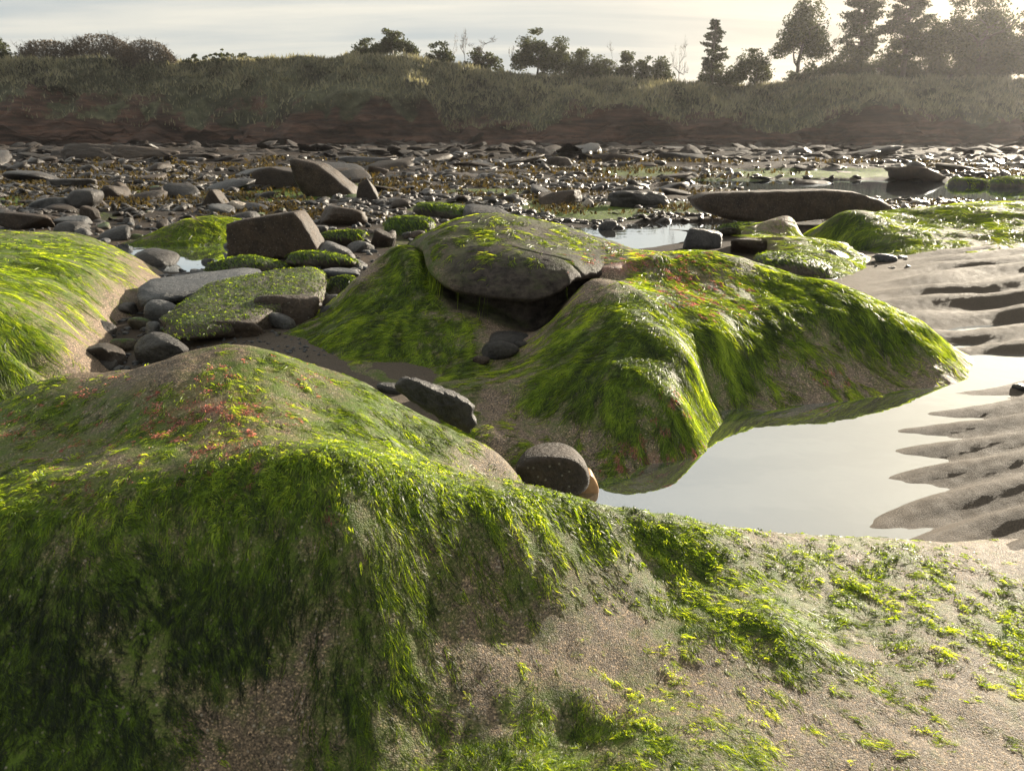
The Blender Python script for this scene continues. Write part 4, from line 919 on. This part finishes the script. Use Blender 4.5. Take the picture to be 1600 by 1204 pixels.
grs = T.ramp(n0.outputs[0], [(0.3, (0.025, 0.028, 0.017)), (0.55, (0.07, 0.075, 0.042)), (0.8, (0.19, 0.165, 0.10))])
grs = T.mix(1.0, grs, T.ramp(n00.outputs[0], [(.38, (.30, .30, .28)), (.60, (1.35, 1.35, 1.35))]), 'MULTIPLY')
f = T.math('MULTIPLY', T.math('ADD', av, T.math('MULTIPLY_ADD', n0.outputs[0], 1.6, -.8)), 1.0, clamp=True)
f = T.ramp(f, [(0.4, 0.0), (0.6, 1.0)])
c = T.mix(f, rockc, grs)
b = T.n('ShaderNodeBump', {'Strength': 1.0, 'Distance': .35, 'Height': n0.outputs[0]})
out(T, T.n('ShaderNodeBsdfPrincipled', {'Base Color': c, 'Roughness': .85, 'Normal': b.outputs[0], 'Specular IOR Level': .25}).outputs[0])
cl_o = mesh_np('cliff', np.stack([Xg2, Yg, Zg], -1).reshape(-1, 3), grid_faces(*Xg.shape), M_CLIFF, attrs={'grass': sm(.25, .45, Vg+.22*fbm(Xg/3.5, Vg*4, o=3, s=87))*(1-.75*sm(-12, -30, Xg)*sm(.80, .45, Vg)*sm(-.25, .25, fbm(Xg/7, Vg*3, o=3, s=88)))})
tag(cl_o, kind='structure')

def blades(name, n, seed, vr, size, mat, lean=.4, wid=.10):
    r = np.random.default_rng(seed); X = r.uniform(-75, 75, n); v = vr[0]+(vr[1]-vr[0])*r.random(n)**.8; Y, z = cliff_pt(X, v)
    keep = (r.random(n) > sm(-8, -24, X)*sm(.85, .5, v)*.85); X, Y, z, v = X[keep], Y[keep], z[keep], v[keep]; n = len(X); clump = fbm(X/3, Y/1.5, v*4, o=3, s=seed); h = r.uniform(*size, n)*(1+.8*clump); h = np.clip(h, .08, None)
    a = r.uniform(0, 6.28, n); wx, wy = np.cos(a)*wid*r.uniform(.6, 1.5, n), np.sin(a)*wid
    lx, ly = r.normal(0, lean, n)*h, r.normal(0, lean, n)*h
    P = np.stack([np.stack([X-wx, Y-wy, z-.08], -1), np.stack([X+wx, Y+wy, z-.08], -1), np.stack([X+lx, Y+ly, z+h], -1)], 1).reshape(-1, 3)
    o = mesh_np(name, P, np.arange(3*n).reshape(-1, 3), mat, smooth=False, attrs={'rnd': np.repeat(np.clip(.5+.5*clump+r.normal(0, .2, n), 0, 1), 3)}); tag(o, kind='stuff'); return o
M_GRASS = foliage_mat('dry_grass', (0.06, 0.068, 0.045), (0.34, 0.32, 0.22), tr=.35)
gr_ = blades('grass', 48000, 51, (.30, 1.06), (.22, .62), M_GRASS)
gr_['label'] = 'rough dry grass covering the slope and brow of the cliff'; gr_['category'] = 'grass'
M_RUB = rock_mat('cliff_rubble', (0.012, 0.010, 0.009), (0.055, 0.038, 0.028), rough=.75, scale=.1)
rb2 = rubble('cliff_debris', 5000, 8, (-150, 1750), (224, 256), (5, 30), M_RUB, .16)
rb2['label'] = 'dark fallen rubble and ledges along the foot of the cliff'; rb2['category'] = 'rubble'

# ------------------------------------------------------------------ trees on the cliff top
M_BARK = foliage_mat('bark', (0.05, 0.042, 0.033), (0.10, 0.085, 0.065), tr=0)
M_NEEDLE = foliage_mat('dark_needles', (0.018, 0.026, 0.012), (0.055, 0.065, 0.025), tr=.25)
M_LEAF = foliage_mat('dark_leaves', (0.020, 0.030, 0.012), (0.075, 0.085, 0.03), tr=.3)
M_TWIG = foliage_mat('bare_twigs', (0.055, 0.042, 0.030), (0.14, 0.11, 0.075), tr=.1)
class Geo:
    def __init__(s): s.V = []; s.F = []; s.r = []; s.n = 0
    def tube(s, P, rad, seg=5, rv=.5):
        P = np.array(P, float); rad = np.array(rad, float); D = np.gradient(P, axis=0); D /= np.linalg.norm(D, axis=1, keepdims=True)+1e-9
        up = np.array([0, 0, 1.]) if abs(D[0][2]) < .9 else np.array([1., 0, 0])
        U = np.cross(D, up); U /= np.linalg.norm(U, axis=1, keepdims=True)+1e-9; W = np.cross(D, U)
        a = np.arange(seg)/seg*2*math.pi
        V = P[:, None]+rad[:, None, None]*(np.cos(a)[None, :, None]*U[:, None]+np.sin(a)[None, :, None]*W[:, None])
        n = len(P); i = (np.arange(n-1)*seg)[:, None]; j = np.arange(seg)[None]; k = (j+1) % seg
        s.F.append(np.stack([i+j, i+k, i+seg+k, i+seg+j], -1).reshape(-1, 4)+s.n); s.V.append(V.reshape(-1, 3)); s.n += n*seg; s.r.append(np.full(n*seg, rv))
    def quads(s, C, size, r, stretch=1.6):
        n = len(C); a = r.normal(0, 1, (n, 3)); a /= np.linalg.norm(a, axis=1, keepdims=True); b = np.cross(a, r.normal(0, 1, (n, 3))); b /= np.linalg.norm(b, axis=1, keepdims=True)+1e-9
        sz = size*r.uniform(.6, 1.4, (n, 1)); A_ = a*sz*stretch/2; B_ = b*sz/2
        V = np.stack([C-A_, C+B_*.9, C+A_, C-B_*.9], 1).reshape(-1, 3)
        s.F.append(np.arange(4*n).reshape(-1, 4)+s.n); s.V.append(V); s.n += 4*n; s.r.append(np.repeat(r.random(n), 4))
    def build(s, name, mat, parent, smooth=False): return mesh_np(name, np.concatenate(s.V), np.concatenate(s.F), mat, smooth, {'rnd': np.concatenate(s.r)}, parent)
def tree_root(name, px, base, Y, label, cat, group):
    X = float(xk(px, base))*Y; z = CH-Y*float(tn(base))
    o = bpy.data.objects.new(name, None); COL.objects.link(o); o.location = (X, Y, z); o.empty_display_size = .5
    tag(o, label, cat, group); return o
def mpp(Y): return Y/F/CP*.985
def ball(r, n):
    v = r.normal(0, 1, (n, 3)); return v/np.linalg.norm(v, axis=1, keepdims=True)*r.random((n, 1))**.45
def tree(kind, box, seed, label, Y=99.0, group='trees along the cliff top', lean=0.0, dens=1.0, low=None):
    x0, y0, x1, y1 = box; r = np.random.default_rng(seed); k = mpp(Y)
    H = (y1-y0)*k; Wd = (x1-x0)*k; cxp = (x0+x1)/2
    nm = {'pine': 'pine_tree', 'round': 'tree', 'bush': 'bush', 'bare': 'bare_tree', 'thicket': 'bush'}[kind]
    root = tree_root(nm, cxp, y1, Y, label, 'bush' if kind in ('bush', 'thicket') else 'tree', group)
    tk, cr = Geo(), Geo(); rw = Wd/2
    def branch(p, d, L, rad, lvl, g, tips, curve=.25, split=3):
        n = 4; P = [p]; d = d/np.linalg.norm(d)
        for i in range(n):
            d = d+r.normal(0, curve, 3)*np.array([1, 1, .6]); d /= np.linalg.norm(d); p = p+d*L/n; P.append(p)
        g.tube(P, np.linspace(rad, rad*.45, n+1), 4 if lvl else 6)
        if lvl <= 0: tips.append(P[-1]); tips.append(P[-2]); return
        for _ in range(split):
            i = r.integers(1, n+1); dd = d+r.normal(0, .75, 3); dd[2] = abs(dd[2])*.7+.15
            branch(P[i], dd, L*r.uniform(.5, .75), rad*.5, lvl-1, g, tips, curve, split)
    if kind == 'pine':
        tr = np.array([[0, 0, -.6], [lean*.25*H, 0, H*.3], [lean*.6*H, .1, H*.6], [lean*H*.9, 0, H*.97]]); tt = np.linspace(0, 1, 14)
        P = np.stack([np.interp(tt*3, range(4), tr[:, i]) for i in range(3)], -1); P[:, 0] += .12*np.sin(tt*7+seed)*H*.05
        tk.tube(P, np.linspace(.035*H**.9, .008*H, 14)+.03, 7)
        nb = int((26+H*3)*dens); cents = []
        shp = r.uniform(0, 1, nb)
        for i in range(nb):
            t = .24+.74*(i+r.random())/nb; b = np.array([np.interp(t, tt, P[:, j]) for j in range(3)])
            prof = (1-t)**.6*1.25*sm(.15, .45, t)+.10; L = rw*prof*r.uniform(.55, 1.1); a = r.uniform(0, 6.28)
            d = np.array([math.cos(a), math.sin(a), r.uniform(-.05, .45)]); e = b+d*L
            tk.tube([b, b+d*L*.5+[0, 0, .05*L], e+[0, 0, .1*L]], [.05+.004*H, .04, .02], 4)
            for s_ in (.55, .8, 1.0): cents.append((b+d*L*s_+[0, 0, .1*L], .07*rw+.14*L*(1.1-.3*s_)))
        C = []
        for c_, s_ in cents:
            m_ = int(24*dens); C.append(c_+ball(r, m_)*s_*1.7*np.array([1, 1, .45]))
        C = np.concatenate(C); cr.quads(C, .17, r, 2.2)
    elif kind in ('round', 'bush'):
        tips = []
        ns = 1 if kind == 'round' else 4
        for q in range(ns):
            branch(np.array([r.normal(0, .25*rw) if ns > 1 else 0, r.normal(0, .3), -.5]), np.array([lean+r.normal(0, .25), r.normal(0, .15), 1.]), H*(.5 if kind == 'round' else .42), .03*H+.03, 2, tk, tips)
        lo0 = low
        # crown: uneven clumps inside the box's outline
        nc_ = int((20 if kind == 'round' else 22)*max(1, Wd/3)*dens); C = []
        lo = (.26 if dens < 1.3 or 1.85 < dens < 2.1 else .06) if kind == 'round' else .05
        lo = lo if lo0 is None else lo0
        for q in range(nc_):
            u = r.uniform(-1, 1); top_ = (1-abs(u)**(1.5 if kind == 'round' else 2.2))*r.uniform(.7, 1.0)+.12; zc = H*(lo+(top_-lo)*r.random()**.7) if top_ > lo else H*lo*.9
            c_ = np.array([u*rw*.86+lean*zc, r.normal(0, .3*rw), zc]); s_ = r.uniform(.08, .19)*min(H, Wd)
            m_ = int((110 if kind == 'round' else 75)*(s_/.5)**1.7)+20; C.append(c_+ball(r, m_)*s_*1.6*np.array([1.1, 1.0, .62]))
        for t_ in tips:
            C.append(t_+r.normal(0, 1, (26, 3))*.06*min(H, Wd))
        C = np.concatenate(C); C = C[(C[:, 2] < H*1.03) & (C[:, 2] > -.2)]
        cr.quads(C, .18, r, 1.6)
    elif kind == 'bare':
        tips = []; branch(np.array([0, 0, -.4]), np.array([lean, 0, 1.]), H*.55, .014*H+.03, 3, tk, tips, .16, 3)
        for t_ in tips:
            for q in range(2):
                d = r.normal(0, 1, 3); d[2] = abs(d[2]); d /= np.linalg.norm(d); cr.tube([t_, t_+d*.09*H], [.02, .01], 3)
        allv = np.concatenate(tk.V+cr.V); kz = H/max(allv[:, 2].max(), .1); kx = rw/max(np.abs(allv[:, 0]).max(), .1)
        for g_ in (tk, cr):
            for v_ in g_.V: v_[:, 0] *= kx; v_[:, 2] *= kz
    else:   # thicket: fans of bare stems with a scatter of brown leaf
        nsm = int(Wd*42)
        for q in range(nsm):
            u = r.uniform(-1, 1); hh = H*(1-abs(u)**3)*r.uniform(.55, 1.05)*(.85+.15*math.sin(u*7+seed)); b = np.array([u*rw*.92, r.normal(0, .5), -.4]); d = np.array([u*.25+r.normal(0, .18), r.normal(0, .15), 1.])
            e = b+d*(hh+.4); tk.tube([b, (b+e)/2+r.normal(0, .05, 3), e], [.03, .022, .012], 3, r.random())
            for s_ in range(3):
                f_ = b+(e-b)*r.uniform(.4, .95); cr.tube([f_, f_+np.array([r.normal(0, .3), r.normal(0, .2), r.uniform(.2, .5)])], [.018, .008], 3, r.random())
        n_ = int(Wd*H*170); u = r.uniform(-1, 1, n_); C = np.stack([u*rw, r.normal(0, .5, n_), H*(1-np.abs(u)**3)*r.random(n_)**.8*.9], -1); cr.quads(C, .13, r, 1.8)
    mc = {'pine': M_NEEDLE, 'round': M_LEAF, 'bush': M_LEAF, 'bare': M_TWIG, 'thicket': M_TWIG}[kind]
    tk.build('trunk' if kind in ('pine', 'round', 'bare') else 'stems', M_BARK, root, True); cr.build('crown', mc, root)
    return root
TR = [
 ('round',(-30,58,18,95),'dark bush cut by the left edge of the view on the cliff top',{'kind2':'bush'}),
 ('thicket',(30,66,125,96),'low brown thicket at the left end of the cliff top',{}),
 ('thicket',(105,58,215,96),'tallest brown thicket on the left cliff top',{}),
 ('thicket',(190,66,272,97),'thin brown thicket sloping down at the right end of the left thickets',{}),
 ('bush',(292,86,420,96),'long low hedge on the brow right of the brown thickets',{}),
 ('bush',(548,66,600,90),'low dark bush at the left of a windswept tree left of the middle',{}),
 ('round',(585,51,645,91),'windswept dark tree with a tall tuft, left of the middle',{'lean':.05}),
 ('bush',(668,70,706,98),'small reddish bush beside thin leafy saplings',{}),
 ('bare',(700,58,718,100),'thin upright sapling left of the bare shrub',{}),
 ('bare',(720,55,735,100),'second thin sapling, just left of the bare shrub',{}),
 ('bare',(735,66,782,104),'wide bare shrub above a low dark windswept bush',{}),
 ('bush',(728,82,785,112),'low dark windswept bush on the sloping brow',{}),
 ('bare',(794,76,808,112),'slim sapling at the left of the broad dark tree clump',{}),
 ('round',(808,60,862,118),'left half of the broad dark tree clump near the middle',{}),
 ('round',(845,64,895,121),'right half of the broad dark tree clump near the middle',{}),
 ('bush',(885,84,930,124),'rounded dark bush right of the broad tree clump',{}),
 ('bush',(922,92,958,126),'small dark bush at the end of the clump, before the pale sapling',{}),
 ('bare',(946,74,966,126),'pale leafy sapling between two dark bushes',{}),
 ('bush',(962,90,992,127),'short dark bush right of the pale sapling',{}),
 ('bush',(992,92,1018,128),'short dark bush in the middle of three on the brow',{}),
 ('bush',(1015,95,1048,130),'short dark bush left of the tall bare tree',{}),
 ('bare',(1044,66,1078,130),'tall bare tree standing alone on the brow',{}),
 ('pine',(1092,46,1130,131),'small conifer with open tiered branches above a dark bush',{}),
 ('bush',(1088,98,1148,134),'dark bush around the foot of the small conifer',{}),
 ('round',(1146,88,1198,134),'low dark tree right of the small conifer',{}),
 ('round',(1205,22,1276,128),'tall leaning tree with a rounded crown and long bare trunk',{'lean':.06,'dens':1.1,'low':.42}),
 ('bare',(1270,60,1300,124),'bare sapling between the leaning tree and the tall conifers',{'lean':.2}),
 ('bush',(1230,102,1300,131),'dark mound of scrub at the foot of the leaning tree',{}),
 ('bush',(1285,82,1360,125),'dark scrub at the foot of the first tall conifer',{}),
 ('pine',(1306,-8,1372,124),'first tall conifer of the pair, cut by the top edge',{'dens':1.5}),
 ('pine',(1374,-10,1440,128),'second tall conifer of the pair, cut by the top edge',{'dens':1.5}),
 ('bush',(1365,70,1425,128),'scrub between the two tall conifers',{'dens':.6}),
 ('round',(1418,36,1475,126),'narrow dense tree at the left of the right hand wood',{'dens':1.3}),
 ('round',(1452,12,1510,126),'tall dense tree with a pointed top in the right hand wood',{'dens':1.3}),
 ('round',(1488,2,1562,126),'tallest dense tree of the right hand wood',{'dens':1.3}),
 ('round',(1535,56,1590,127),'lower tree in the gap at the right of the wood',{'dens':1.2}),
 ('round',(1565,42,1640,127),'dark tree cut by the right edge of the view',{'dens':1.2}),
]
for i, (kd, box, lab, ex) in enumerate(TR):
    ex = dict(ex); kd = ex.pop('kind2', kd)
    tree(kd, (box[0], box[1], box[2], box[3]+3), 400+i*7, lab, Y=97.5+(i % 3)*.9, group='bushes along the cliff top' if kd in ('bush', 'thicket') else 'trees along the cliff top', **ex)

# ------------------------------------------------------------------ haze
bm = bmesh.new(); bmesh.ops.create_cube(bm, size=1); me = bpy.data.meshes.new('haze'); bm.to_mesh(me); bm.free()
hz = bpy.data.objects.new('haze', me); COL.objects.link(hz); hz.scale = (4400, 1460, 26); hz.location = (0, 700, 11.7)
m, T = new_mat('haze_air'); v = T.n('ShaderNodeVolumePrincipled', {'Color': (.95, .93, .95, 1), 'Density': .00025, 'Anisotropy': .62})
T.link(v.outputs[0], T.n('ShaderNodeOutputMaterial').inputs['Volume']); me.materials.append(m); tag(hz, kind='stuff')
